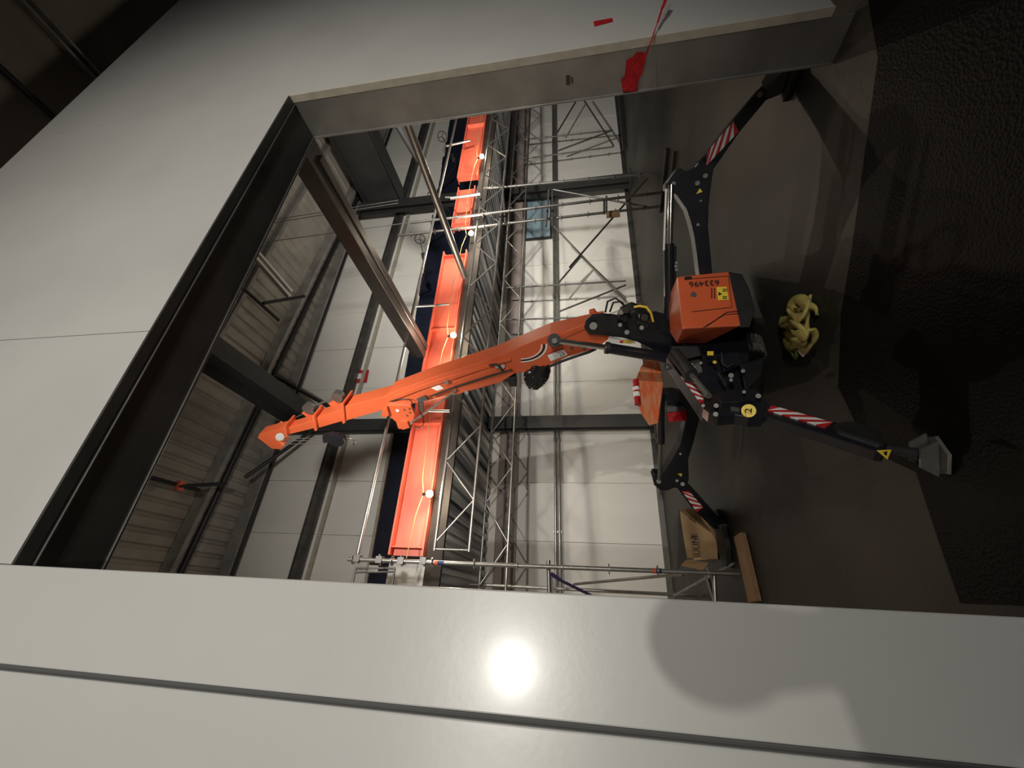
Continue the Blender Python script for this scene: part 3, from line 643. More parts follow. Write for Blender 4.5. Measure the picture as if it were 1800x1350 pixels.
# cross tube with cylinder eyes
MB().tube(pb(973, 598, .10), pb(973, 598, -.36), .045, 18).build('cylinder_cross_tube', [M['orange']], cr)
for k0, k1, mm in [(.17, .09, 'blackm'), (-.30, -.38, 'blackm')]: MB().tube(pb(974, 598, k0), pb(974, 598, k1), .062, 20).build('cylinder_eye', [M[mm]], cr)
MB().tube(pb(975, 599, .20), pb(975, 599, .17), .025, 14).build('pivot_pin', [M['rod']], cr)
# luffing cylinder
lc = MB().tube(pb(1064, 611, .13), pb(1188, 632, .13), .050, 20).build('luffing_cylinder', [M['black']], cr)
MB().tube(pb(980, 599, .13), pb(1066, 611, .13), .027, 16).build('cylinder_rod', [M['chrome']], lc)
MB().tube(pb(1064, 611, .13), pb(1071, 612, .13), .056, 20).build('cylinder_gland', [M['blackm']], lc)
# turret cheeks (two plates) and machinery between
for k in (.05, -.27):
    bprism('turret_cheek', [(1027, 577), (1030, 563), (1040, 555), (1060, 553), (1090, 556), (1112, 560), (1135, 556), (1150, 566), (1160, 585), (1178, 590), (1186, 608), (1175, 622), (1150, 616), (1118, 600), (1094, 594), (1064, 590), (1036, 588)], k, .035, 'black', bevel=.005)
c = pb(1043, 573, .09); MB().tube(c, pb(1043, 573, .05), .035, 16).build('pivot_pin', [M['rod']], cr)
MB().tube(pb(1043, 573, .04), pb(1043, 573, -.32), .03, 14).build('boom_foot_pin', [M['rod']], cr)
bprism('boom_lug', [(1035, 548), (1045, 545), (1050, 552), (1062, 550), (1062, 562), (1040, 566)], -.22, .05, 'orange')
bprism('hoist_motor', [(1092, 555), (1115, 545), (1140, 556), (1150, 575), (1130, 590), (1100, 584)], .0, .2, 'blackm', bevel=.02)
b = MB(); b.tube(pb(1087, 553, .08), pb(1102, 556, .08), .05, 16); b.tube(pb(1120, 560, .1), pb(1140, 568, .1), .04, 14); b.build('motor_drum', [M['black']], cr)
for (x, y, r) in [(1100, 545, .03), (1092, 549, .022), (1133, 558, .03), (1102, 584, .022), (1090, 571, .018), (1128, 576, .02)]:
    MB().tube(pb(x, y, .14), pb(x, y, .06), r, 10).build('hydraulic_fitting', [M['rod'] if r < .03 else M['brown']], cr)
b = MB(); b.path([pb(1114, 540, .12), pb(1124, 538, .12), pb(1136, 540, .13), pb(1144, 550, .13), pb(1148, 565, .12)], .011, 8); b.build('yellow_cable', [M['yellowcable']], cr)
for i, pp in enumerate([[(1064, 549), (1068, 530), (1082, 524), (1095, 533), (1100, 550)], [(1072, 548), (1078, 532), (1090, 530), (1108, 548)], [(1095, 560), (1090, 575), (1100, 585), (1112, 575)], [(1110, 560), (1118, 580), (1135, 585), (1150, 600)], [(1125, 575), (1138, 577), (1143, 565), (1138, 553)]]):
    b = MB(); b.path([pb(x, y, .11-.04*i) for x, y in pp], .009, 8); b.build('hose', [M['blackm']], cr)
bprism('side_sticker', [(1071, 590), (1095, 596), (1118, 598), (1117, 604), (1066, 604)], .02, .004, 'white', bevel=0, lab='pale load chart plate')
bprism('load_chart_colours', [(1094, 598), (1112, 599), (1112, 604), (1092, 602)], .025, .003, 'yellow', bevel=0); bprism('load_chart_colours', [(1090, 599), (1096, 599), (1094, 603), (1089, 602)], .027, .003, 'red', bevel=0)
bprism('turret_base', [(1130, 585), (1165, 580), (1200, 590), (1205, 640), (1180, 645), (1160, 625), (1135, 608)], .04, .40, 'black', bevel=.01)
b = MB(); b.tube((2.12, 3.25, .30), (2.12, 3.25, .62), .24, 28); b.build('slew_ring', [M['blackm']], cr)
# chassis
b = MB(); b.hull([P(x, y, y=yy) for yy in (2.95, 3.5) for x, y in [(1205, 575), (1312, 560), (1318, 640), (1322, 700), (1245, 712), (1210, 690), (1190, 650)]]); b.build('chassis', [M['black']], cr, bevel=.01)
b = MB(); b.hull([P(x, y, y=yy) for yy in (2.86, 3.0) for x, y in [(1262, 622), (1298, 618), (1306, 640), (1272, 655)]]); b.build('chassis_bracket', [M['black']], cr, bevel=.006)
b = MB(); b.hull([P(x, y, y=yy) for yy in (2.8, 3.0) for x, y in [(1180, 608), (1228, 608), (1234, 625), (1205, 632), (1180, 622)]]); b.build('chassis_cowl', [M['blackm']], cr, bevel=.01)
b = MB(); b.hull([P(x, y, y=yy) for yy in (2.80, 2.95) for x, y in [(1300, 640), (1345, 628), (1338, 660), (1310, 690)]]); b.build('chassis_bracket', [M['black']], cr, bevel=.01)
b = MB()
for (x, y) in [(1210, 637), (1216, 641), (1220, 646), (1222, 652), (1226, 655), (1232, 638), (1206, 640)]: b.tube(P(x, y, y=2.88), P(x, y, y=2.94), .012, 8)
b.box(P(1222, 645, y=2.93), (.12, .04, .08)); b.build('valve_block', [M['rod']], cr)
for (x0, y0, r) in [(1285, 660, .018), (1306, 652, .014), (1332, 697, .014), (1285, 668, .012)]: MB().tube(P(x0, y0, y=2.74), P(x0, y0, y=2.8), r, 10).build('bolt_head', [M['rod']], cr)
b = MB(); b.prism([P(1243, 618, y=2.79), P(1254, 618, y=2.79), P(1254, 625, y=2.79), P(1243, 625, y=2.79)], (0, -.004, 0)); b.build('warning_label', [M['yellow']], cr)
c = P(1256, 637, y=2.85); MB().tube(c, c-V((0, .005, 0)), .014, 16).build('warning_label', [M['yellow']], cr)
for pp in [[(1262, 655), (1266, 662), (1274, 672), (1275, 680)], [(1268, 620), (1270, 640), (1278, 645), (1292, 638)], [(1170, 640), (1168, 648), (1178, 650), (1186, 640)]]:
    b = MB(); b.path([P(x, y, y=2.82) for x, y in pp], .008, 8); b.build('hose', [M['blackm']], cr)
# rubber tracks
def track(cx, y0, y1, r, wd, name='rubber_track'):
    ring_ = []; n = 12
    for i in range(n+1): a = math.pi/2+math.pi*i/n; ring_.append((y0+r*math.cos(a), r+.01+r*math.sin(a)))
    for i in range(n+1): a = -math.pi/2+math.pi*i/n; ring_.append((y1+r*math.cos(a), r+.01+r*math.sin(a)))
    b = MB(); b.prism([V((cx-wd/2, y, z)) for y, z in ring_], (wd, 0, 0)); t = b.build(name, [M['blackm']], cr, bevel=.01)
    L = []; N = len(ring_)
    b = MB()
    for i in range(N):
        (ya, za), (yb, zb_) = ring_[i], ring_[(i+1) % N]; d = math.hypot(yb-ya, zb_-za); k = max(1, int(d/.075))
        for j in range(k):
            t0 = (j+.2)/k; t1 = (j+.7)/k; p = V((cx, ya+(yb-ya)*(t0+t1)/2, za+(zb_-za)*(t0+t1)/2)); dv = V((0, yb-ya, zb_-za)).normalized()
            for sg in (-1, 1):
                q0 = p+V((sg*wd*.02, 0, 0)); q1 = p+V((sg*wd*.49, 0, 0))+dv*.015
                b.beam(q0-dv*.0, q1, min(.04, d/k*.55), .035, dv)
    b.build('tread', [M['rubber']], t); return t
track(2.03, 3.22, 4.1, .15, .17); track(2.62, 3.45, 4.1, .14, .17)
# engine cover (orange box on the near right)
b = MB()
fr_ = [P(1190, 486, y=2.55), P(1281, 477, y=2.55), P(1303, 573, y=2.55), P(1200, 578, y=2.55)]
bk_ = [P(1174, 524, y=2.92), P(1250, 505, y=2.92), P(1240, 604, y=2.92), P(1190, 604, y=2.92), P(1178, 585, y=2.9)]
b.hull(fr_+bk_); ec = b.build('engine_cover', [M['orange']], cr, bevel=.012)
e0, ex, ez = fr_[0], (fr_[3]-fr_[0]), (fr_[1]-fr_[0])     # ex: world left, ez: world down
def pe(px, py, k=.004): return P(px, py, y=2.55-k)
def fline(pts, w_, m_, nm, par=ec, k=.004):
    b = MB()
    for a, c in zip(pts[:-1], pts[1:]): b.beam(pe(*a, k), pe(*c, k), w_, .003, (0, 0, 1) if abs(a[1]-c[1]) > abs(a[0]-c[0]) else (1, 0, 0))
    return b.build(nm, [M[m_]], par)
fline([(1203, 491), (1280, 485), (1287, 540), (1216, 548)], .004, 'brown', 'panel_seam')
fline([(1241, 574), (1256, 564), (1277, 549), (1300, 547)], .006, 'ink', 'body_stripe'); fline([(1236, 576), (1252, 566), (1274, 553), (1300, 551)], .004, 'ink', 'body_stripe')
b = MB(); b.prism([pe(1259, 505), pe(1277, 504), pe(1281, 527), pe(1262, 528)], (0, -.002, 0)); wl = b.build('warning_label', [M['yellow']], ec)
wl['label'] = 'yellow rectangular warning label'
b = MB(); b.prism([pe(1263, 513, .008), pe(1263, 520, .008), pe(1269, 517, .008)], (0, -.001, 0)); 
for yy in (508, 511, 521, 524): b.prism([pe(1270, yy, .008), pe(1278, yy, .008), pe(1278, yy+1.3, .008), pe(1270, yy+1.3, .008)], (0, -.001, 0))
b.build('label_print', [M['ink']], wl)
b = MB(); text(b, 't', '633496', pe(1264, 492, .006), (0, 0, 1), (-1, 0, 0), .075, 0, ec); b.build('lettering', [M['ink']], ec)
b = MB(); [b.prism([pe(x0_, y0_, .006), pe(x0_+2.2, y0_, .006), pe(x0_+2.2, y0_+3, .006), pe(x0_, y0_+3, .006)], (0, -.001, 0)) for x0_ in (1250, 1255) for y0_ in (507, 511.5, 516, 520.5)]; b.build('small_print', [M['ink']], ec)
MB().tube(pe(1219, 518, .012), pe(1219, 518, -.002), .022, 14).build('filler_cap', [M['ink']], ec)
b = MB(); b.prism([pe(1203, 487), pe(1216, 486), pe(1216, 491), pe(1203, 492)], (0, -.003, 0)); b.build('vent', [M['ink']], ec)
for (x, y) in [(1190, 530)]: MB().tube(P(1189, 530, y=2.72)+V((0, 0, .01)), P(1189, 530, y=2.72)-V((0, 0, .01)), .012).build('bolt_head', [M['blackm']], ec)
b = MB(); b.hull([P(x, y, y=yy) for yy in (2.57, 3.1) for x, y in [(1280, 478), (1304, 482), (1318, 510), (1326, 545), (1318, 575), (1300, 576)]]); b.build('engine_skirt', [M['blackm']], cr, bevel=.01)
# rear cover wrapped in film, beacon and small red tank
b = MB()
outl = [(1137, 633), (1157, 634), (1162, 650), (1166, 675), (1160, 700), (1157, 744), (1141, 748), (1128, 728), (1117, 704), (1117, 668), (1126, 645)]
b.hull([P(x, y, y=3.75) for x, y in outl]+[P(x+(1140-x)*.25, y+(690-y)*.2, y=4.1) for x, y in outl])
rc = b.build('rear_cover', [M['orange_film']], cr, bevel=.02); rc['label'] = 'orange rear cover wrapped in clear film'
b = MB(); b.hull([P(x, y, y=yy) for yy in (3.9, 4.1) for x, y in [(1173, 722), (1206, 716), (1208, 739), (1175, 742)]]); b.build('red_tank', [M['redtape']], cr, bevel=.01)
b = MB(); b.hull([P(x, y, y=yy) for yy in (3.88, 4.08) for x, y in [(1171, 716), (1203, 713), (1204, 722), (1173, 725)]]); b.build('tank_lid', [M['galv_dark']], cr, bevel=.005)
be = MB().tube(P(1117, 668, y=3.7), P(1121, 711, y=3.7), .030, 16).build('signal_beacon', [M['redtape']], cr)
for (a, c) in [((1118, 681), (1118.6, 687)), ((1119, 690), (1119.8, 698))]: MB().tube(P(*a, y=3.7), P(*c, y=3.7), .033, 16).build('beacon_band', [M['white']], be)
b = MB(); b.path([P(1117, 668, y=3.7), P(1113, 672, y=3.68), P(1118, 676, y=3.66), P(1114, 680, y=3.68)], .006, 6); b.build('beacon_wire', [M['redtape']], be)
# ---- outriggers
def stripes(par, quad, ext, n=4, start=0):
    """red and white slanted stripes between two long edges: quad = a0,a1 (upper edge), b0,b1 (lower edge)"""
    a0, a1, b0, b1 = [V(q) for q in quad]; b = MB(); lean = .18
    N = n*2+1; f = lambda e0, e1, t: e0+(e1-e0)*max(0, min(1, t))
    for i in range(-1, N+1):
        t0, t1 = i/N, (i+1)/N
        q = [f(a0, a1, t0+lean), f(a0, a1, t1+lean), f(b0, b1, t1-lean), f(b0, b1, t0-lean)]
        if (q[0]-q[1]).length < 1e-5 and (q[2]-q[3]).length < 1e-5: continue
        b.prism(q, ext, (i+start) % 2)
    o = b.build('reflective_stripes', [M['white'], M['red']], par); return o
def leg_plane(c, f):
    d = V((f[0]-c[0], f[1]-c[1], 0)).normalized(); n = V((d.y, -d.x, 0))
    if n.dot(V((c[0], c[1], 0))) > 0: n = -n          # towards the viewer
    return (lambda px, py, k=0.: P(px, py, pl=((c[0]+n.x*k, c[1]+n.y*k), (d.x, d.y)))), n, d
def lp(fn, n, nm, poly, k, th, m, par, bevel=.006):
    b = MB(); b.prism([fn(x, y, k) for x, y in poly], -n*th); return b.build(nm, [M[m]], par, bevel=bevel)
# right leg
f, n, d = leg_plane((2.55, 2.75), (3.47, 1.78))
lg = lp(f, n, 'outrigger', [(1170, 322), (1188, 297), (1197, 295), (1206, 301), (1221, 293), (1236, 275), (1256, 292), (1252, 312), (1246, 360), (1245, 400), (1252, 475), (1250, 500), (1232, 500), (1228, 475), (1221, 420), (1214, 390), (1206, 366), (1190, 343), (1178, 334), (1170, 332)], 0, .12, 'black', cr)
lg['label'] = 'black right outrigger with striped lower arm'
lo = lp(f, n, 'lower_arm', [(1232, 282), (1290, 208), (1330, 160), (1340, 150), (1348, 150), (1353, 160), (1350, 172), (1300, 232), (1256, 295)], -.01, .10, 'black', lg)
stripes(lg, (f(1242, 268, .003), f(1289, 213, .003), f(1242, 291, .003), f(1301, 229, .003)), -n*.008, 3)
for (x, y, r) in [(1184, 323, .018), (1226, 322, .018), (1240, 309, .018), (1227, 395, .012), (1232, 353, .008)]: MB().tube(f(x, y, .014), f(x, y, -.01), r, 12).build('pin_head', [M['rod']], lg)
MB().tube(f(1336, 166, .012), f(1336, 166, -.13), .02, 12).build('foot_pin', [M['rod']], lg)
b = MB(); b.prism([f(1224, 341, .003), f(1235, 337, .003), f(1230, 331, .003)], n*.001); b.build('warning_triangle', [M['yellow']], lg)
fp = f(1344, 162, -.05); gz = V((3.50, 1.74, 0))
b = MB(); b.hull([fp+V((i*.05, j*.05, .03)) for i in (-1, 1) for j in (-1, 1)]+[gz+V((i*.12, j*.10, .05)) for i in (-1, 1) for j in (-1, 1)]); b.build('foot_shroud', [M['blackm']], lg, bevel=.01)
b = MB(); b.box(gz+V((0, 0, .025)), (.34, .26, .05)); b.build('foot_pad', [M['blackm']], lg, bevel=.008)
hc = MB().tube(f(1176, 428, .03), f(1176, 560, .03), .043, 18).build('leg_cylinder', [M['black']], lg)
MB().tube(f(1180, 325, .03), f(1178, 430, .03), .024, 16).build('cylinder_rod', [M['chrome']], hc)
MB().tube(f(1171, 332, .05), f(1167, 440, .05), .008, 8).build('feed_pipe', [M['white']], hc)
MB().tube(f(1187, 432, .04), f(1186, 540, .04), .010, 8).build('feed_pipe', [M['black']], hc)
for (x, y) in [(1189, 462), (1189, 474), (1188, 468)]: MB().tube(f(x, y, .06), f(x, y, .03), .012).build('hydraulic_fitting', [M['rod']], hc)
# far left leg
f, n, d = leg_plane((2.2, 3.55), (.77, 5.15))
lg = lp(f, n, 'outrigger', [(1185, 688), (1215, 695), (1232, 712), (1230, 735), (1220, 775), (1210, 807), (1211, 845), (1200, 858), (1184, 858), (1172, 863), (1160, 862), (1150, 853), (1147, 840), (1150, 834), (1163, 836), (1180, 810), (1195, 783), (1204, 745), (1205, 728), (1190, 715), (1165, 712), (1162, 690)], 0, .13, 'black', cr)
lg['label'] = 'black far left outrigger reaching towards the cardboard box'
lo = lp(f, n, 'lower_arm', [(1190, 858), (1206, 845), (1214, 858), (1268, 918), (1266, 930), (1254, 930), (1215, 892)], -.01, .11, 'black', lg)
stripes(lg, (f(1211, 863, .003), f(1236, 892, .003), f(1199, 864, .003), f(1226, 902, .003)), -n*.008, 3)
for (x, y, r) in [(1158, 846, .025), (1196, 798, .012), (1200, 851, .022), (1190, 845, .015)]: MB().tube(f(x, y, .02), f(x, y, -.01), r, 12).build('pin_head', [M['rod']], lg)
b = MB(); b.prism([f(1191, 833, .003), f(1198, 838, .003), f(1199, 832, .003)], n*.001); b.build('warning_triangle', [M['yellow']], lg)
b = MB(); b.hull([f(1262, 923, .02), f(1268, 935, .02), f(1278, 920, .02), f(1280, 945, .02), f(1262, 923, -.12), f(1268, 935, -.12), f(1278, 920, -.12), f(1280, 945, -.12)]); b.build('foot_bracket', [M['rod']], lg, bevel=.005)
b = MB(); b.prism([V((.77+.33*math.cos(a), 5.15+.16*math.sin(a), .01)) for a in [i*math.pi/4+.4 for i in range(8)]], (0, 0, .05)); b.build('foot_pad', [M['blackm']], lg)
hc = MB().tube(f(1160, 692, .05), f(1161, 778, .05), .045, 18).build('leg_cylinder', [M['black']], lg)
MB().tube(f(1161, 776, .05), f(1159, 842, .05), .020, 14).build('cylinder_rod', [M['rod']], hc)
MB().tube(f(1171, 705, .06), f(1169, 765, .06), .008, 8).build('feed_pipe', [M['rod']], hc)
MB().tube(f(1152, 700, .05), f(1152, 770, .05), .007, 8).build('feed_pipe', [M['rod']], hc)
# near left leg
f, n, d = leg_plane((2.0, 2.95), (.68, 2.0))
lg = lp(f, n, 'outrigger', [(1236, 700), (1262, 690), (1300, 682), (1328, 683), (1342, 695), (1347, 708), (1342, 731), (1316, 732), (1292, 728), (1262, 730), (1246, 724), (1236, 716)], 0, .07, 'black', cr)
lg['label'] = 'black near left outrigger marked with a yellow 2 disc'
lo = lp(f, n, 'lower_arm', [(1340, 706), (1470, 742), (1530, 762), (1562, 780), (1556, 794), (1540, 792), (1450, 763), (1336, 728)], -.015, .06, 'black', lg)
stripes(lg, (f(1352, 711, -.008), f(1464, 742, -.008), f(1350, 721, -.008), f(1455, 752, -.008)), -n*.006, 3)
lp(f, n, 'arm_shroud', [(1462, 743), (1490, 737), (1525, 744), (1546, 758), (1558, 778), (1548, 784), (1520, 774), (1470, 758)], .0, .08, 'blackm', lg, .02)
lp(f, n, 'upper_arm', [(1172, 628), (1180, 612), (1196, 622), (1250, 700), (1238, 716), (1230, 708)], -.02, .10, 'black', lg)
stripes(lg, (f(1208, 655, -.015), f(1245, 703, -.015), f(1196, 660, -.015), f(1234, 712, -.015)), -n*.006, 4)['label'] = 'dusty striped strip on upper arm'
hc = MB().tube(f(1186, 622, .05), f(1216, 660, .05), .045, 16).build('leg_cylinder', [M['blackm']], lg)
MB().tube(f(1216, 660, .05), f(1246, 696, .05), .018, 12).build('cylinder_rod', [M['rod']], hc)
lp(f, n, 'knee_plate', [(1262, 700), (1290, 688), (1330, 690), (1336, 701), (1300, 706), (1266, 706)], .02, .1, 'black', lg)
for (x, y, r) in [(1259, 713, .013), (1258, 728, .013), (1333, 696, .014), (1308, 689, .010), (1236, 713, .01)]: MB().tube(f(x, y, .05), f(x, y, -.01), r, 12).build('pin_head', [M['rod']], lg)
dc = MB().tube(f(1316, 722, .030), f(1316, 722, -.002), .036, 24).build('number_disc', [M['yellow']], lg)
b = MB(); rr = (f(1325, 725, .008)-f(1315, 725, .008)).normalized(); text(b, 't', '2', f(1321.5, 726, .032), V(BR), V(BU), .055, 0, lg); b.build('lettering', [M['ink']], dc)
b = MB(); b.prism([f(1285, 715, .004), f(1300, 718, .004), f(1299, 724, .004), f(1284, 722, .004)], n*.003); b.build('valve_plate', [M['rod']], lg)
b = MB(); b.prism([f(1541, 792, .025), f(1567, 791, .025), f(1560, 808, .025)], n*.002); b.build('warning_triangle', [M['yellow']], lg)
b = MB(); b.prism([f(1553, 795, .03), f(1560, 793, .03), f(1559, 801, .03), f(1555, 799, .03)], n*.001); b.build('triangle_print', [M['ink']], lg)
fpad = P(1640, 800, z=.03)
b = MB(); b.tube(f(1556, 788, -.04), fpad+V((0, 0, .05)), .022, 12, 0, .03); b.build('foot_stem', [M['blackm']], lg)
pd = [P(1600, 786, z=.10), P(1614, 772, z=.10), P(1662, 790, z=.01), P(1655, 832, z=.01), P(1632, 826, z=.03), P(1598, 812, z=.08)]
b = MB(); b.hull([V((fpad.x+.10*math.cos(a), fpad.y+.07*math.sin(a), .012)) for a in [i*math.pi/3+.3 for i in range(6)]]+[V((fpad.x+.095*math.cos(a), fpad.y+.065*math.sin(a), .025)) for a in [i*math.pi/3+.3 for i in range(6)]]); b.build('foot_pad', [M['rod']], lg)
for sg in (-1, 1):
    b = MB(); o_ = V((.025*sg, .02*sg, 0)); b.prism([fpad+V((-.07, .04, 0))+o_, fpad+V((.07, -.04, 0))+o_, fpad+V((.035, -.02, .07))+o_, fpad+V((-.035, .02, .07))+o_], V((.006, .008, 0))); b.build('foot_gusset', [M['rod']], lg)
# hidden fourth leg, folded short behind the machine
f, n, d = leg_plane((2.6, 3.6), (3.6, 4.5))
b = MB(); b.beam((2.6, 3.6, .4), (3.1, 4.05, .5), .12, .15); b.beam((3.1, 4.05, .5), (3.45, 4.35, .06), .1, .12); b.box((3.47, 4.37, .03), (.28, .22, .05)); b.build('outrigger', [M['black']], cr)

# ================================================================ LOOSE THINGS ON THE FLOOR
t = thing('lifting_sling', P(1405, 580, z=0), 'knotted heap of dusty yellow webbing sling with a green end, on the floor', 'sling')
c0 = P(1407, 580, z=0); rnd = random.Random(3)
def rib(pts, wd, mats, nm, seed=0):
    # webbing band: catmull-rom through points, width vector mostly vertical with some roll
    P_ = [V(p) for p in pts]; out = []
    for i in range(len(P_)-1):
        p0, p1, p2, p3 = P_[max(i-1, 0)], P_[i], P_[i+1], P_[min(i+2, len(P_)-1)]
        for k in range(6):
            u = k/6; out.append(.5*((2*p1)+(-p0+p2)*u+(2*p0-5*p1+4*p2-p3)*u*u+(-p0+3*p1-3*p2+p3)*u**3))
    out.append(P_[-1]); vs = []; N = len(out); th = .009
    for i, p in enumerate(out):
        d = (out[min(i+1, N-1)]-out[max(i-1, 0)]).normalized(); a = .65*math.sin(i*.30+seed); sv = d.cross(V((0, 0, 1)))
        sv = (sv.normalized() if sv.length > .1 else V((1, 0, 0))); up = sv.cross(d).normalized(); wv = (sv*math.cos(a)+up*math.sin(a)); nv = d.cross(wv)
        hw = wd/2
        for j in (-1, 1):
            for q in (-1, 1):
                z = p+wv*hw*j+nv*th*q*j; vs.append(V((z.x, z.y, max(z.z, .004))))
    fs = []
    for i in range(N-1):
        for j in range(4): fs.append((i*4+j, i*4+(j+1) % 4, (i+1)*4+(j+1) % 4, (i+1)*4+j))
    b = MB(); b.add(vs, fs, 0, True); return b.build(nm, mats, t)
def at(px, py, z): return P(px, py, z=z)
rib([at(1372, 565, .02), at(1385, 560, .06), at(1392, 545, .10), at(1398, 530, .10), at(1410, 527, .10), at(1418, 540, .12), at(1412, 555, .14), at(1398, 560, .13), at(1388, 548, .10), at(1393, 530, .06)], .07, [M['strap']], 'sling_loop', .3)
rib([at(1378, 568, .04), at(1390, 570, .10), at(1405, 575, .14), at(1416, 585, .12), at(1420, 572, .10), at(1412, 552, .09), at(1404, 540, .12)], .075, [M['strap']], 'sling_loop', 1.4)
rib([at(1385, 580, .05), at(1398, 590, .12), at(1412, 588, .14), at(1422, 580, .12), at(1430, 590, .08), at(1426, 606, .06), at(1412, 612, .07), at(1400, 604, .08), at(1394, 590, .06)], .08, [M['strap']], 'sling_loop', 2.2)
rib([at(1385, 590, .03), at(1390, 605, .08), at(1400, 600, .12), at(1412, 598, .10), at(1418, 575, .08), at(1408, 560, .05)], .07, [M['strap']], 'sling_loop', .9)
rib([at(1408, 535, .04), at(1420, 536, .03), at(1434, 545, .02), at(1437, 551, .01)], .05, [M['strap']], 'loose_end', .1)
rib([at(1418, 540, .02), at(1424, 528, .015), at(1423, 521, .01)], .04, [M['strap']], 'loose_end', .1)
rib([at(1383, 590, .03), at(1386, 605, .05), at(1392, 620, .04), at(1400, 630, .02)], .06, [M['green']], 'green_end', .4)
rib([at(1386, 600, .05), at(1396, 612, .05), at(1402, 625, .03)], .05, [M['green']], 'green_end', 1.4)
b = MB(); b.prism([at(1401, 616, .06), at(1407, 614, .06), at(1419, 619, .05), at(1412, 628, .05)], (0, 0, .003)); b.build('sling_tag', [M['white']], t)
# crushed cardboard box
t = thing('cardboard_box', (.85, 5.3, 0), 'open crumpled brown cardboard box printed with block letters, on the floor beside the scaffold', 'box')
yb_ = 5.35
def pc(px, py, y=5.32): return P(px, py, y=y)
fq = [pc(1195, 898), pc(1211, 912), pc(1252, 938), pc(1259, 955), P(1261, 983, y=5.32), pc(1232, 980), pc(1208, 981), pc(1201, 940)]
b = MB(); b.prism(fq, (0, .008, 0)); b.build('front_panel', [M['cardboard']], t)
b = MB(); b.prism([P(1262, 983, z=.012), P(1258, 905, z=.012), P(1215, 905, z=.012), P(1220, 985, z=.012)], (0, 0, .006)); b.build('bottom_panel', [M['cardboard']], t)
b = MB(); b.prism([pc(1195, 898), pc(1213, 893, 5.6), pc(1228, 903, 5.6), pc(1252, 938)], (.004, .006, 0)); b.build('side_panel', [M['cardboard']], t)
b = MB(); b.prism([pc(1208, 983), pc(1196, 994, 5.2), pc(1235, 1003, 5.15), pc(1245, 990, 5.2)], (0, .006, .002)); b.build('box_flap', [M['cardboard']], t)
b = MB(); b.prism([pc(1194, 896), pc(1213, 981), pc(1190, 1000, 5.9), pc(1182, 935, 5.9)], (0, .006, -.006)); b.build('box_flap', [M['blackm']], t)
b = MB(); a_, c_ = pc(1231, 977, 5.31), pc(1226, 945, 5.31); rt = (c_-a_).normalized(); upv = (pc(1215, 960, 5.31)-pc(1226, 960, 5.31)); upv = (upv-rt*upv.dot(rt)).normalized()
text(b, 't', 'ULINE', pc(1230, 976, 5.305), rt, upv, .088, 0, t, .001); 
for (p, q) in [((1214, 944), (1219, 979)), ((1227, 943), (1232, 977)), ((1214, 944), (1227, 943)), ((1219, 979), (1232, 977))]:
    b.beam(pc(*p, 5.305), pc(*q, 5.305), .006, .003)
b.build('lettering', [M['ink']], t)
b = MB(); q = pc(1186, 912, 6.2); b.hull([q+V((.12*math.cos(a)*r, .1, .10*math.sin(a)*r)) for a, r in [(i*.9, 1+.3*(i % 2)) for i in range(7)]]+[q+V((0, -.08, 0))]); 
o = b.build('rag', [mat('pale_red_rag', (.5, .2, .13), .8, 0, 0, 9, col2=(.45, .38, .33))]); o.location.z = 0; tag(o, 'pale red rag lying behind the cardboard box by the back wall', 'rag')
# timber plank
b = MB(); a, c = P(1300, 940, z=.03), P(1327, 1058, z=.03); b.beam(a, c, .22, .05); tag(b.build('timber_plank', [M['wood']], bevel=.004), 'short thick brown timber plank on the floor under the left scaffold tower post', 'plank')
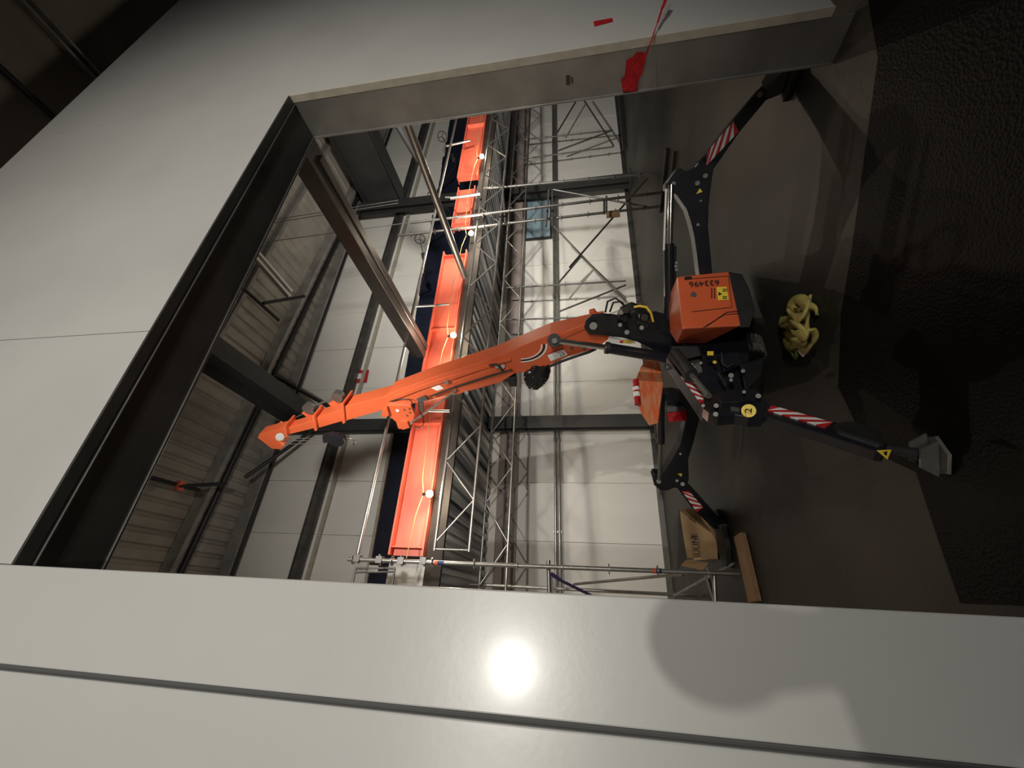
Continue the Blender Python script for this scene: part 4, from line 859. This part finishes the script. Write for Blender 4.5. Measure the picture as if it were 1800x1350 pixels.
# ================================================================ THE PHOTOGRAPHER, standing behind the viewpoint
t = thing('person', (-.23, -.40, 0), 'person in a dark jacket holding up a phone, standing outside the doorway beside the viewpoint', 'person')
px0, py0 = -.23, -.40
def skin_body():
    v = [(-.23, -.42, .98), (-.23, -.42, 1.12), (-.23, -.41, 1.28), (-.23, -.40, 1.42), (-.23, -.385, 1.50), (-.23, -.36, 1.58), (-.23, -.345, 1.68), (-.23, -.36, 1.75)]
    r = [(.16, .12), (.14, .11), (.16, .12), (.13, .10), (.055, .055), (.075, .085), (.08, .10), (.055, .065)]
    e = [(i, i+1) for i in range(7)]
    def chain(root, pts):
        a = root
        for p, q in pts: v.append(p); r.append((q, q)); e.append((a, len(v)-1)); a = len(v)-1
        return a
    for sg in (-1, 1):
        chain(0, [((-.23+sg*.10, -.42, .90), .10), ((-.23+sg*.11, -.40, .52), .062), ((-.23+sg*.12, -.43, .12), .042), ((-.23+sg*.12, -.40, .06), .045), ((-.23+sg*.13, -.26, .04), .035)])
    hands = []
    for sg, hx in ((-1, -.085), (1, .085)):
        h = chain(3, [((-.23+sg*.19, -.41, 1.44), .075), ((-.23+sg*.29, -.36, 1.24), .055), ((hx*.9-.02, -.16, 1.42), .034), ((hx, -.105, 1.54), .026), ((hx, -.085, 1.575), .032)])
        for k in range(4):
            z0 = 1.565+.016*k
            chain(h, [((hx-sg*.012, -.045-.001*k, z0+.01), .009), ((hx-sg*.035, -.042, z0+.012), .0085), ((hx-sg*.050, -.046, z0+.010), .007)])
        chain(h, [((hx-sg*.01, -.098, 1.590), .010), ((hx-sg*.035, -.090, 1.605), .008)])
    me = bpy.data.meshes.new('body'); me.from_pydata([V(p)-V((px0, py0, 0)) for p in v], e, []); o = bpy.data.objects.new('body', me); C.objects.link(o); o.parent = t
    sk = o.modifiers.new('skin', 'SKIN'); 
    for i, sv in enumerate(me.skin_vertices[0].data if me.skin_vertices else []): sv.radius = r[i]
    if not me.skin_vertices:
        pass
    return o, r
bo, rr_ = skin_body()
bpy.context.view_layer.update()
if not bo.data.skin_vertices:
    bpy.context.view_layer.objects.active = bo
if bo.data.skin_vertices:
    for i, sv in enumerate(bo.data.skin_vertices[0].data): sv.radius = rr_[i]; sv.use_root = (i == 0)
ss = bo.modifiers.new('sub', 'SUBSURF'); ss.levels = 2; ss.render_levels = 2
bo.data.materials.append(M['cloth'])
b = MB(); b.sphere((-.23, -.365, 1.69), .115, 0, 20, 12, (.86, 1.0, 1.05)); b.build('hair', [M['hair']], t)
b = MB(); b.box((0, -.064, 1.60), (.155, .009, .075)); b.build('phone', [M['ink']], t, bevel=.004)
t.scale = (.975, .975, .975); t.location.x -= .03
